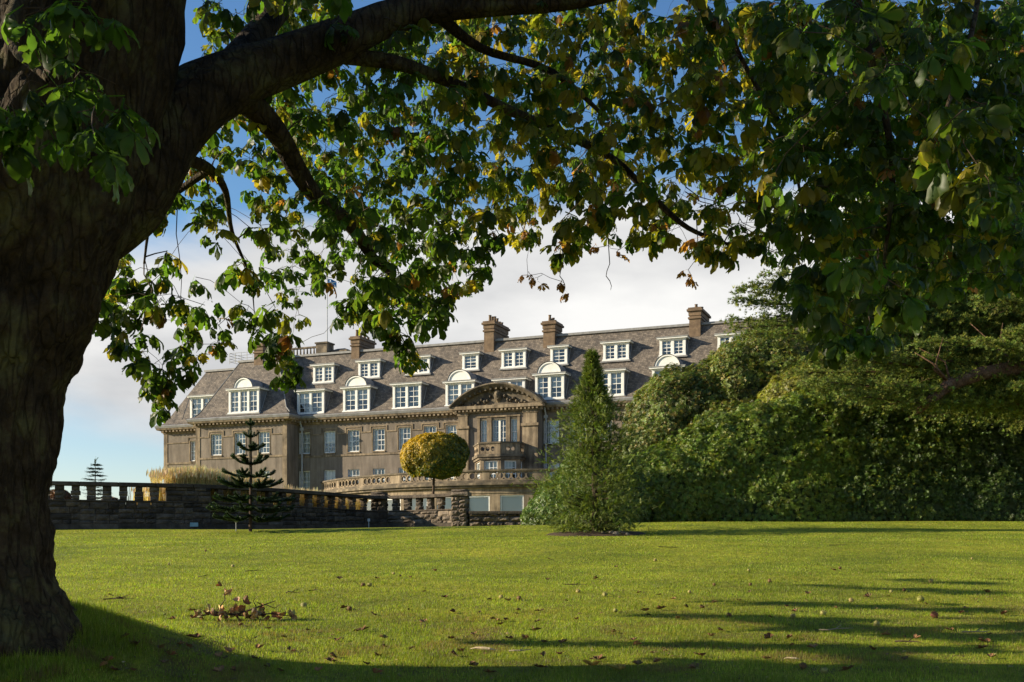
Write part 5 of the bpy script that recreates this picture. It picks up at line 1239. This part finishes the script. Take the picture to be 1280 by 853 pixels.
def chest_leaf(n_, droop):
    it = []; edge = []
    for q in range(n_):
        u = (q + .5) / n_ * 2 - 1; ang = u * 2.15 + random.uniform(-.12, .12); l = .175 * (1 - .38 * abs(u)) * random.uniform(.9, 1.1); V0, Fc = leaflet(l, l * .40, ang, droop * random.uniform(.8, 1.2)); V0 = V0 + np.array([0, .12, -.01]); it.append((V0, Fc)); edge += [[0, 0, 0], [.4, .1, .4], [.7, .1, .7], [.8, .15, .8], [.9, .2, .9], [1, .6, 1], [1, 1, 1]]
    V_, F_ = combine(it); e = np.array(edge).ravel(); b = len(V_)
    V_ = np.concatenate([V_, [[-.003, 0, .0], [.003, 0, .0], [.002, .12, -.01], [-.002, .12, -.01]]]); F_.append((b, b + 1, b + 2, b + 3)); return V_, F_, np.concatenate([e, [0, 0, 0, 0]])
TL = [chest_leaf(n_, d) for n_, d in ((7, .9), (6, 1.2), (5, .6), (7, 1.35), (6, .8))]
LP, LDm, LC, LS = [], [], [], []; targets = []
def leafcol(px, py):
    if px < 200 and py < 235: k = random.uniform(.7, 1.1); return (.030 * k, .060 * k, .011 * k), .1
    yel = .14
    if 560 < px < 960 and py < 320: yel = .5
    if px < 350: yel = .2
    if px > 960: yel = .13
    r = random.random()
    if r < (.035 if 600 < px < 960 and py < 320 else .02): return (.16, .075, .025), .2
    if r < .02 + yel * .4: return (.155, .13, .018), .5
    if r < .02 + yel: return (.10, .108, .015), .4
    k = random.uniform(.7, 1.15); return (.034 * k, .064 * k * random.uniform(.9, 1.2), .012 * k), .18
def cluster(px, py, Y, nl, scale=1.0, col=None, hang=.5):
    if (px - 418) ** 2 + (py - 354) ** 2 < 170 and Y > 0: return
    c = np.array(P(px, py, Y)); targets.append((c, Y))
    az0 = random.uniform(0, 6.28)
    for q in range(nl):
        az = az0 + 2 * math.pi * q / nl + random.uniform(-.4, .4); d = np.array([math.cos(az), math.sin(az), random.uniform(-.9, .35) - hang * .5]); LP.append(c + np.array([0, 0, random.uniform(-.06, .06)])); LDm.append(d); LS.append(scale * random.uniform(.66, 1.2)); LC.append(col or leafcol(px, py))
def low_ok(px, py): return py < np.interp(px, LX, LY) + 0
for r_ in range(10):
    for c_ in range(16):
        cv = COV[r_][c_]
        if cv <= 0: continue
        x0, y0 = c_ * 80, r_ * 50
        if c_ < 2 and r_ < 4: ya, yb = 5.2, 7.2
        elif c_ <= 3: ya, yb = 10.4, 14.5
        elif c_ < 12: ya, yb = 10.6, 21.0
        else: ya, yb = 9.0, 19.0
        need = -math.log(1 - cv) * 4000 * (2.6 if c_ >= 11 else 2.0 if c_ >= 3 else 1.3); got = 0
        while got < need:
            Y = ya + (yb - ya) * random.random() ** 1.1
            if c_ >= 12 and random.random() < .015: Y = random.uniform(6.0, 7.5)
            px, py = x0 + random.uniform(0, 80), y0 + random.uniform(0, 50)
            nl = random.choice([3, 4, 4, 5, 6]); got += nl * .034 * (F / Y) ** 2 * .62
            if not low_ok(px, py + 9 * 12 / Y): continue
            if c_ in (2, 3) and r_ <= 5 and px < np.interp(py, [0, 120, 200, 300], [255, 235, 205, 160]): continue
            cluster(px, py, Y, nl)
# crown beyond the frame: above and to the left, it shades what the picture shows
for q in range(360):
    px = random.uniform(-300, 1350); py = random.uniform(-420, -10); Y = random.uniform(8.5, 19)
    cluster(px, py, Y, 4, 1.35)
for q in range(560):
    X = random.uniform(-13, 1.5); Y = random.uniform(2, 9); z = 1.6 + .5 * Y + .7 + abs(random.gauss(0, 1.6)); cluster(CX + X / Y * F, HY - (z - EYE) * F / Y, Y, 4, 1.4)
# unseen leaf clusters added left of the frame, set so their shadows darken the lawn
for (xa, xb, ya, yb, k) in ((930, 1280, 770, 800, 60), (800, 1100, 768, 776, 26), (640, 1280, 803, 814, 60), (880, 1280, 826, 848, 60), (1040, 1280, 731, 743, 26), (1140, 1280, 722, 733, 12), (930, 1280, 752, 764, 40), (1080, 1280, 808, 850, 50), (-40, 110, 822, 866, 90), (60, 420, 846, 866, 40)):
    for q in range(k):
        u = random.random() ** .7; G = ground_at(xa + (xb - xa) * u, ya + (yb - ya) * u + random.uniform(-2, 2)); Xt = -.47 * G.y - random.uniform(1.6, 4.0); t_ = (G.x - Xt) / math.cos(R(SUN_EL)); c = G + sd * t_
        cluster(CX + c.x / c.y * F, HY - (c.z - EYE) * F / c.y, c.y, 4, 1.15)
# hanging sprigs along the lower edge, as in the photo
for px, py, Y, nl in [(200, 485, 12.5, 5), (180, 455, 12.5, 4), (232, 462, 12.6, 4), (222, 440, 12.6, 4), (207, 500, 12.5, 3), (190, 472, 12.5, 4), (240, 405, 12.8, 4), (272, 428, 12.8, 3), (308, 395, 13, 3), (322, 410, 13, 3), (345, 440, 12.6, 5), (360, 465, 12.6, 5), (352, 415, 12.6, 5), (150, 425, 12, 5), (165, 400, 12, 5), (140, 375, 12, 5), (172, 362, 12, 5), (196, 385, 12, 4), (150, 345, 12, 4), (200, 340, 11.8, 3), (182, 250, 11, 5), (195, 270, 11, 4), (430, 390, 12.5, 5), (450, 375, 12.5, 5), (500, 425, 12, 5), (520, 400, 12, 5), (545, 385, 12, 5), (565, 355, 12, 4), (585, 310, 12, 5), (610, 290, 11.8, 5), (600, 330, 11.8, 4), (480, 400, 12, 5), (512, 440, 12, 4),
                   (655, 290, 13, 4), (700, 310, 13, 5), (720, 295, 13, 4), (795, 290, 13, 4), (905, 310, 12.5, 5), (880, 300, 12.5, 4), (930, 290, 12, 5), (1045, 415, 8, 5), (1080, 420, 8, 5), (1020, 380, 8, 5), (1105, 400, 8.5, 5), (995, 350, 9, 4)]:
    cluster(px, py, Y, nl + 2, 1.0)
    if py > 330 and px < 560: cluster(px + random.uniform(-14, 14), py - random.uniform(8, 22), Y + random.uniform(-.2, .2), nl, .95)
for px, py in ((660, 345), (672, 350), (702, 352), (705, 365), (860, 338), (865, 350), (655, 290), (745, 310), (775, 312), (700, 300)):
    cluster(px, py, 12.8, 2, .62, ((.17, .085, .03), .1), .9)
for px, py in ((1000, 40), (1180, 110), (1205, 205)):
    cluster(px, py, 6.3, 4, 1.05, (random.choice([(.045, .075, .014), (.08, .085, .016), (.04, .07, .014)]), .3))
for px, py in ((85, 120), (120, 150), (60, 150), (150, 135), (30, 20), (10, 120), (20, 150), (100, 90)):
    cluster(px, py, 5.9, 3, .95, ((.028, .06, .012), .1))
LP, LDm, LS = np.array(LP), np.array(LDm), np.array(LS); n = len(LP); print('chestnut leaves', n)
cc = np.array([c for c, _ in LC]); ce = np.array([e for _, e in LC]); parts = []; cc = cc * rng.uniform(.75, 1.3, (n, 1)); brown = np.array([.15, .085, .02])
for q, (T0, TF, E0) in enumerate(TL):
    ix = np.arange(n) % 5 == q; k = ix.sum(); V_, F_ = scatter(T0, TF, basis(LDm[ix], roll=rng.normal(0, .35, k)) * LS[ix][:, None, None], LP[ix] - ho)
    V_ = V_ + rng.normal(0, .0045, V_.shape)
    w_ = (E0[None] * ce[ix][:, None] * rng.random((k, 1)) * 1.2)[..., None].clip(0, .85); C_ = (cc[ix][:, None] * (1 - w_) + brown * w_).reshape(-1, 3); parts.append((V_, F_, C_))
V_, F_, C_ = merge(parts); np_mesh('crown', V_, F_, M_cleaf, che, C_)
# twigs: every leaf cluster is joined to the nearest wood that is already there
ND = np.zeros((60000, 3)); NR = np.zeros(60000); cnt = len(nodes); ND[:cnt] = nodes; NR[:cnt] = nrad
T3 = np.array([t[0] for t in targets]); dist = np.array([np.min(((ND[:cnt] - t) ** 2).sum(1)) for t in T3]); tw = MB()
for i_ in np.argsort(dist):
    t = T3[i_]; d2 = ((ND[:cnt] - t) ** 2).sum(1) + np.where(ND[:cnt, 2] < t[2] - .3, .35, 0); j = int(np.argmin(d2)); p0 = ND[j]; Ld = math.sqrt(((p0 - t) ** 2).sum())
    if Ld < .02: continue
    mid = (p0 + t) / 2 + np.array([random.gauss(0, .1), random.gauss(0, .1), .18]) * Ld; k = max(3, min(9, int(Ld / .16))); ts = np.linspace(0, 1, k + 1)[:, None]
    pth = (1 - ts) ** 2 * p0 + 2 * ts * (1 - ts) * mid + ts ** 2 * t; pth[1:-1] += rng.normal(0, .022, (k - 1, 3)); r0 = min(NR[j] * .7, .005 + .009 * Ld); r1 = .0035
    tw.tube((pth - ho).tolist(), list(np.linspace(r0, r1, k + 1)), 4, cap=False)
    ND[cnt:cnt + k] = pth[1:]; NR[cnt:cnt + k] = np.linspace(r0, r1, k + 1)[1:]; cnt += k
# bare hanging twigs
for px, py, Y, l_ in ((183, 285, 11, .7), (222, 225, 11.3, 1.2), (870, 300, 12.8, .3), (760, 330, 12.8, .3), (702, 330, 12.8, .3)):
    a = np.array(P(px, py, Y)) - ho; tw.tube([a + np.array([0, 0, .3]), a + np.array([.02, 0, 0]), a + np.array([-.01, .02, -l_ * .25]), a + np.array([-.02, .02, -l_ * .45]), a + np.array([.02, 0, -l_ * .65]), a + np.array([.04, 0, -l_ * .85]), a + np.array([.03, 0, -l_])], [.007, .0065, .006, .0055, .005, .004, .003], 4)
for q in range(14):
    px, py = random.uniform(800, 960), random.uniform(230, 312); a = np.array(P(px, py, 12.9)) - ho; d = random.uniform(-1, 1); tw.tube([a, a + np.array([.12 + .1 * d, .05, -.1]), a + np.array([.3 + .2 * d, .05, -.16]), a + np.array([.48 + .2 * d, 0, -.1])], [.007, .006, .004, .003], 4)
tw.build('twigs', M_twig, che)

# ------------------------------------------------------------------ short grass in front
n = 520000; u = rng.random(n); Yg = 8.2 * (47 / 8.2) ** (u ** 1.2); Xg = (rng.random(n) * 2 - 1) * (Yg * .465 + .4); aa = rng.random(16000) * 6.28; rr9 = rng.uniform(.85, 1.6, 16000); Xg[:16000] = -4.65 + rr9 * np.cos(aa); Yg[:16000] = np.maximum(8.3, 9.35 + rr9 * np.sin(aa)); Zg = gz(Xg, Yg)
tus = np.sin(Xg * 3.1 + np.sin(Yg * 2.3) * 2) * np.sin(Yg * 2.7 + Xg * 1.3)
hh = rng.uniform(.02, .048, n) * (1 + .35 * tus) * np.interp(Yg, [8, 27, 47], [1, .85, .7]); far = ((Xg + 4.65) / 1.55) ** 2 + ((Yg - 9.4) / 1.6) ** 2 < 1; hh = np.where(far, hh * 1.9, hh)
az = rng.random(n) * 6.28; T_ = (np.array([[-.5, 0, 0], [.5, 0, 0], [0, .45, 1.]]), [(0, 1, 2)]); ww = .0042 * np.interp(Yg, [8, 27, 47], [1, 2.8, 7]); M = np.zeros((n, 3, 3)); M[:, 0, 0] = np.cos(az) * ww; M[:, 1, 0] = np.sin(az) * ww; ln = rng.uniform(.2, 1.6, n)
M[:, 0, 1] = -np.sin(az) * hh * ln; M[:, 1, 1] = np.cos(az) * hh * ln; M[:, 2, 2] = hh
V_, F_ = scatter(*T_, M, np.stack([Xg, Yg, Zg - .004], -1)); pt = 1 + .22 * np.sin(Xg * 1.3 + 2 * np.sin(Yg * .7)) * np.sin(Yg * 1.1 + Xg * .4) + .18 * np.sin(Xg * 4.1 + Yg) * np.sin(Yg * 3.3 - Xg * 1.7); C_ = colvar(n, 3, (.158, .202, .02), .3, (.30, .26, .09), .13) * np.repeat(pt, 3)[:, None]
pn = np.array([mnoise.noise(Vector((x * 1.1, y * 1.1, 5))) + .5 * mnoise.noise(Vector((x * 3.3, y * 3.3, 1))) for x, y in zip(Xg, Yg)]); bw = np.clip((pn - .18) * 4, 0, 1) * np.interp(Yg, [9, 12, 17], [.85, .75, 0]); bw = np.repeat((rng.random(n) < bw), 3)[:, None]; C_ = np.where(bw, np.array([.17, .125, .05]) * rng.uniform(.5, 1.5, (len(C_), 1)), C_)
o = np_mesh('grass_blades', V_, F_, M_grassb, None, C_); tag(o, 'short mown grass blades of the lawn in front', 'grass', kind='stuff')

# ------------------------------------------------------------------ litter on the lawn
def place(o, px, py, dz=0.0):
    g = ground_at(px, py); o.location = (g.x, g.y, g.z + dz); return o
CONK = [(722.8, 741.5), (649, 751), (756, 746), (862, 742.5), (893, 733), (769, 766), (626.6, 749), (938, 733), (936, 715), (1163.5, 729), (1130, 740), (1114, 742), (1064, 753), (962, 729), (1029, 769.6), (991, 773), (1004, 837), (1030, 843), (211, 707), (257, 690), (313, 686), (291, 709.5), (454, 733.5), (462, 733.5), (492, 719), (437, 764), (331, 676), (819, 702), (911, 772), (1096, 783), (1215, 700), (1050, 712)]
ck = [pebble('conker', (0, 0, 0), .03, M_husk, c, 'brown or tan spiky conker husk lying on the sunlit lawn', 'conker', 'conker husks on the lawn', spikes=46, seed=s) for c, s in (((.30, .24, .09), 1), ((.14, .08, .035), 2), ((.24, .22, .07), 3))]
for q, (px, py) in enumerate(CONK):
    if q < 3: o = ck[q]
    else: o = ck[q % 3].copy(); COL.objects.link(o)
    place(o, px, py, .03); o.rotation_euler = (q * .7, q * 1.3, q); s_ = random.uniform(.8, 1.25); o.scale = (s_,) * 3
o = pebble('conker', (0, 0, 0), .046, M_husk, (.20, .20, .05), 'yellow green round conker husk on the shaded right of the lawn', 'conker', 'conker husks on the lawn', 60, seed=7); place(o, 1151, 753, .04)
o = pebble('conker', (0, 0, 0), .045, M_husk, (.20, .08, .045), 'largest reddish split conker husk on the right foreground lawn', 'conker', 'conker husks on the lawn', 60, seed=8); place(o, 1168, 773, .04)
o = pebble('conker', (0, 0, 0), .042, M_husk, (.28, .26, .11), 'pale conker husk right of the fallen leafy branch', 'conker', 'conker husks on the lawn', 60, seed=9); place(o, 380, 760, .035)
def dryleaf(name, col, seed, n_=5, sc=1.0, curl=1.0):
    rs = random.Random(seed); m = MB()
    for q in range(n_):
        an = (q - (n_ - 1) / 2) * .55 + rs.uniform(-.2, .2); l = .11 * rs.uniform(.7, 1.1) * sc; cu = rs.uniform(.3, 1.5) * curl; pts_ = []
        for k in range(5):
            t_ = k / 4; w_ = [.003, .02, .03, .022, .001][k] * sc; y = l * math.sin(cu * t_) / cu if cu else l * t_; z = l * (1 - math.cos(cu * t_)) / cu
            for sg in (-1, 0, 1): pts_.append(((sg * w_) * math.cos(an) - y * math.sin(an), (sg * w_) * math.sin(an) + y * math.cos(an), z + abs(sg) * w_ * .7 + rs.uniform(-.003, .003) + .006))
        m.add(pts_, [(3 * k + s, 3 * k + s + 1, 3 * k + s + 4, 3 * k + s + 3) for k in range(4) for s in (0, 1)], tuple(c * rs.uniform(.7, 1.2) for c in col))
    return m.build(name, M_dleaf, colors=True)
DL = [(323, 757), (601, 768), (622, 778), (632, 777), (615, 776), (607, 751), (637, 752), (566, 767), (652, 765), (670, 780), (718, 776), (765, 792), (790, 802), (820, 745), (799, 743), (742, 725), (683, 726), (710, 753), (842, 750), (827, 763), (893, 755), (862, 761), (555, 693), (557, 748), (1040, 714), (1154, 708), (1012, 744), (988, 760), (878, 762), (1115, 747), (1203, 762), (1190, 790), (1230, 742), (1160, 757), (1046, 762), (965, 800), (880, 822), (1095, 815), (1140, 800), (150, 750), (138, 745), (205, 770), (222, 776), (430, 762), (470, 770), (510, 764), (530, 780), (455, 790), (480, 800), (560, 800), (590, 795), (640, 800), (700, 806), (500, 722), (515, 723), (532, 741), (426, 725), (468, 724), (545, 715), (690, 700), (770, 710), (940, 742), (925, 752), (240, 765), (340, 788), (385, 790), (300, 784), (1250, 770), (1085, 748), (1010, 712), (1100, 795), (900, 790), (845, 775), (815, 770), (1225, 800), (1060, 840), (870, 838)] + [(105 + 590 * random.random(), 795 + 52 * random.random()) for _ in range(46)] + [(600 + 640 * random.random(), 765 + 75 * random.random()) for _ in range(26)]
dl = [dryleaf('fallen_leaf', c, s, n_, sc) for c, s, n_, sc in (((.17, .10, .04), 3, 5, 1), ((.10, .055, .025), 5, 3, .9), ((.24, .16, .06), 6, 4, .9), ((.13, .07, .03), 8, 6, 1.1))]
for q, (px, py) in enumerate(DL):
    if q < 4: o = dl[q]
    else: o = dl[q % 4].copy(); COL.objects.link(o)
    tag(o, 'curled dry brown chestnut leaf lying on the lawn', 'leaf', 'dry leaves on the lawn'); place(o, px + random.uniform(-3, 3), py, .012); o.rotation_euler = (random.uniform(-.25, .25), random.uniform(-.25, .25), random.uniform(0, 6.28)); s_ = random.uniform(.5, .9); o.scale = (s_,) * 3
o = dryleaf('fallen_leaf', (.5, .22, .02), 21, 3, 1.2, .5); tag(o, 'bright orange fallen leaf near the bottom edge of the lawn', 'leaf', 'dry leaves on the lawn'); place(o, 741, 836, .02)
o = dryleaf('fallen_leaf', (.42, .26, .04), 22, 4, 1.1, .6); tag(o, 'golden fallen leaf at the bottom of the lawn right of the orange one', 'leaf', 'dry leaves on the lawn'); place(o, 775, 841, .02)
TWG = [(318, 716, .5, 'thin dark fallen twig in the sun above the leafy branch'), (255, 723, .35, 'small dark twig left of the fallen branch on sunny grass'), (148, 752, .6, 'dark twig on the lawn right of the chestnut trunk'), (720, 733, .5, 'slim dark twig in the middle of the lawn'), (838, 685, .9, 'dark curved twig on the far lawn right of the conifer'), (1045, 791, .55, 'pale peeled stick in the striped shade on the right'), (1220, 794, .4, 'pale stick at the right edge of the foreground shade'), (1135, 806, .35, 'short bent twig in the right foreground shade'), (650, 818, .3, 'thin pale twig beside the pale bark chunk'), (365, 744, .28, 'forked dark twig beyond the right end of the leafy branch'), (1045, 683, .6, 'dark twig on the far right lawn'), (392, 741, .22, 'tiny dark twig right of the forked one')]
for px, py, l_, lab in TWG:
    l_ *= .7; m = MB(); z_ = .02; pts_ = [Vector((-l_ / 2, 0, z_))]
    for q in range(4): pts_.append(pts_[-1] + Vector((l_ / 4, random.gauss(0, .03), random.gauss(0, .008))))
    m.tube(pts_, [.009, .008, .007, .005, .003], 5); m.tube([pts_[2], pts_[2] + Vector((l_ * .18, .06, .03)), pts_[2] + Vector((l_ * .28, .12, .035))], [.005, .004, .002], 4)
    o = m.build('fallen_twig', M_twig if 'pale' not in lab else noisy('peeled_wood', (.22, .18, .12), (.30, .25, .17), scale=12, bump=.3)); tag(o, lab, 'twig', 'twigs lying on the lawn'); place(o, px, py, .012); o.rotation_euler = (0, 0, random.uniform(-.4, .4))
m = MB(); m.tube([(-.24, 0, .02), (-.12, .01, .035), (0, 0, .035), (.13, -.02, .03), (.22, 0, .012)], [.012, .03, .036, .026, .01], 8, jit=.2, flat=.55)
o = m.build('bark_chunk', noisy('pale_bark', (.40, .30, .18), (.52, .42, .28), scale=9, bump=.5)); tag(o, 'pale chunk of bare wood on the foreground lawn at the edge of the shade', 'wood'); place(o, 604, 815, .01); o.scale = (.55, .8, .8); o.rotation_euler = (0, 0, -.15)
o2 = o.copy(); COL.objects.link(o2); tag(o2, 'small pale wood chip in the right foreground near the bottom edge', 'wood'); place(o2, 990, 826, .01); o2.scale = (.3, .45, .45)
# fallen branch with dead leaves
g = ground_at(300, 776); fb_ = empty('fallen_branch', g, 0, 'fallen chestnut branch with curled brown leaves in the sun beyond the trunk shadow', 'branch')
m = MB(); m.tube([(-.55, 0, .04), (-.3, .02, .10), (-.05, 0, .07), (.2, .02, .16), (.42, .05, .24)], [.008, .014, .016, .011, .006], 6)
m.tube([(-.05, 0, .07), (.15, -.03, .06), (.4, -.02, .09), (.62, .04, .05)], [.013, .011, .008, .004], 5); m.tube([(-.3, .02, .1), (-.2, .06, .25), (-.22, .1, .38)], [.008, .006, .004], 5); m.tube([(.2, .02, .16), (.16, 0, .24), (.22, 0, .3)], [.007, .005, .003], 4); m.tube([(.3, .03, .2), (.42, .0, .15), (.5, -.02, .2)], [.006, .005, .003], 4); m.tube([(-.1, 0, .08), (-.3, -.05, .06), (-.48, -.02, .14)], [.009, .007, .004], 4)
m.build('stem', M_twig, fb_)
rs = random.Random(4)
for k, (x, y, z) in enumerate([(-.52, 0, .04), (-.45, -.05, .05), (-.38, .0, .06), (-.3, -.06, .06), (-.24, 0, .1), (-.15, -.04, .07), (-.08, .02, .1), (0.0, -.03, .24), (.04, 0, .22), (.1, -.04, .05), (.18, 0, .06), (.25, -.04, .05), (.32, 0, .08), (.38, -.03, .05), (.45, 0, .04), (.5, -.04, .05), (.55, 0, .05), (.3, .05, .14), (-.24, .1, .42), (-.2, .1, .36), (-.22, .1, .30), (-.6, 0, .03), (.2, -.08, .03), (.62, 0, .03), (-.36, -.04, .12), (.05, .06, .12)] + [(rs.gauss(.08, .34), rs.uniform(-.12, .1), rs.uniform(.02, .09)) for _ in range(16)]):
    lf = dryleaf('dead_leaf', rs.choice([(.42, .26, .12), (.32, .17, .07), (.5, .36, .17), (.22, .13, .06)]), 40 + k, rs.choice([3, 4, 5]), 1.0, 1.7); lf.parent = fb_; lf.location = (x, y, z); lf.rotation_euler = (rs.uniform(-1.4, 1.4), rs.uniform(-1.2, 1.2), rs.uniform(0, 6.28))

# small debris: crumbs of leaf, husk and twig among the grass
n = 2600; u = rng.random(n); Yd = 8.6 + 26 * u ** 1.5; Xd = (rng.random(n) * 2 - 1) * Yd * .45; cl9 = np.array([mnoise.noise(Vector((x * .8, y * .5, 2))) for x, y in zip(Xd, Yd)]); ok = cl9 + rng.normal(0, .22, n) > .02; Xd, Yd = Xd[ok], Yd[ok]; n = len(Xd)
T_ = (np.array([[-.5, -.3, 0], [.4, -.4, .2], [.5, .35, .05], [-.3, .4, .35], [0, 0, .45]]), [(0, 1, 4), (1, 2, 4), (2, 3, 4), (3, 0, 4)])
s_ = rng.uniform(.012, .034, n)[:, None] * np.stack([rng.uniform(.7, 2.2, n), rng.uniform(.5, 1.1, n), rng.uniform(.4, 1.2, n)], -1); az = rng.random(n) * 6.28; M = np.zeros((n, 3, 3)); M[:, 0, 0] = np.cos(az) * s_[:, 0]; M[:, 1, 0] = np.sin(az) * s_[:, 0]; M[:, 0, 1] = -np.sin(az) * s_[:, 1]; M[:, 1, 1] = np.cos(az) * s_[:, 1]; M[:, 2, 2] = s_[:, 2]
V_, F_ = scatter(*T_, M, np.stack([Xd, Yd, gz(Xd, Yd) + .016], -1)); o = np_mesh('leaf_crumbs', V_, F_, M_dleaf, None, colvar(n, 5, (.14, .085, .04), .35, (.30, .22, .10), .2)); tag(o, 'small crumbs of dead leaves and husks scattered through the grass', 'litter', kind='stuff')
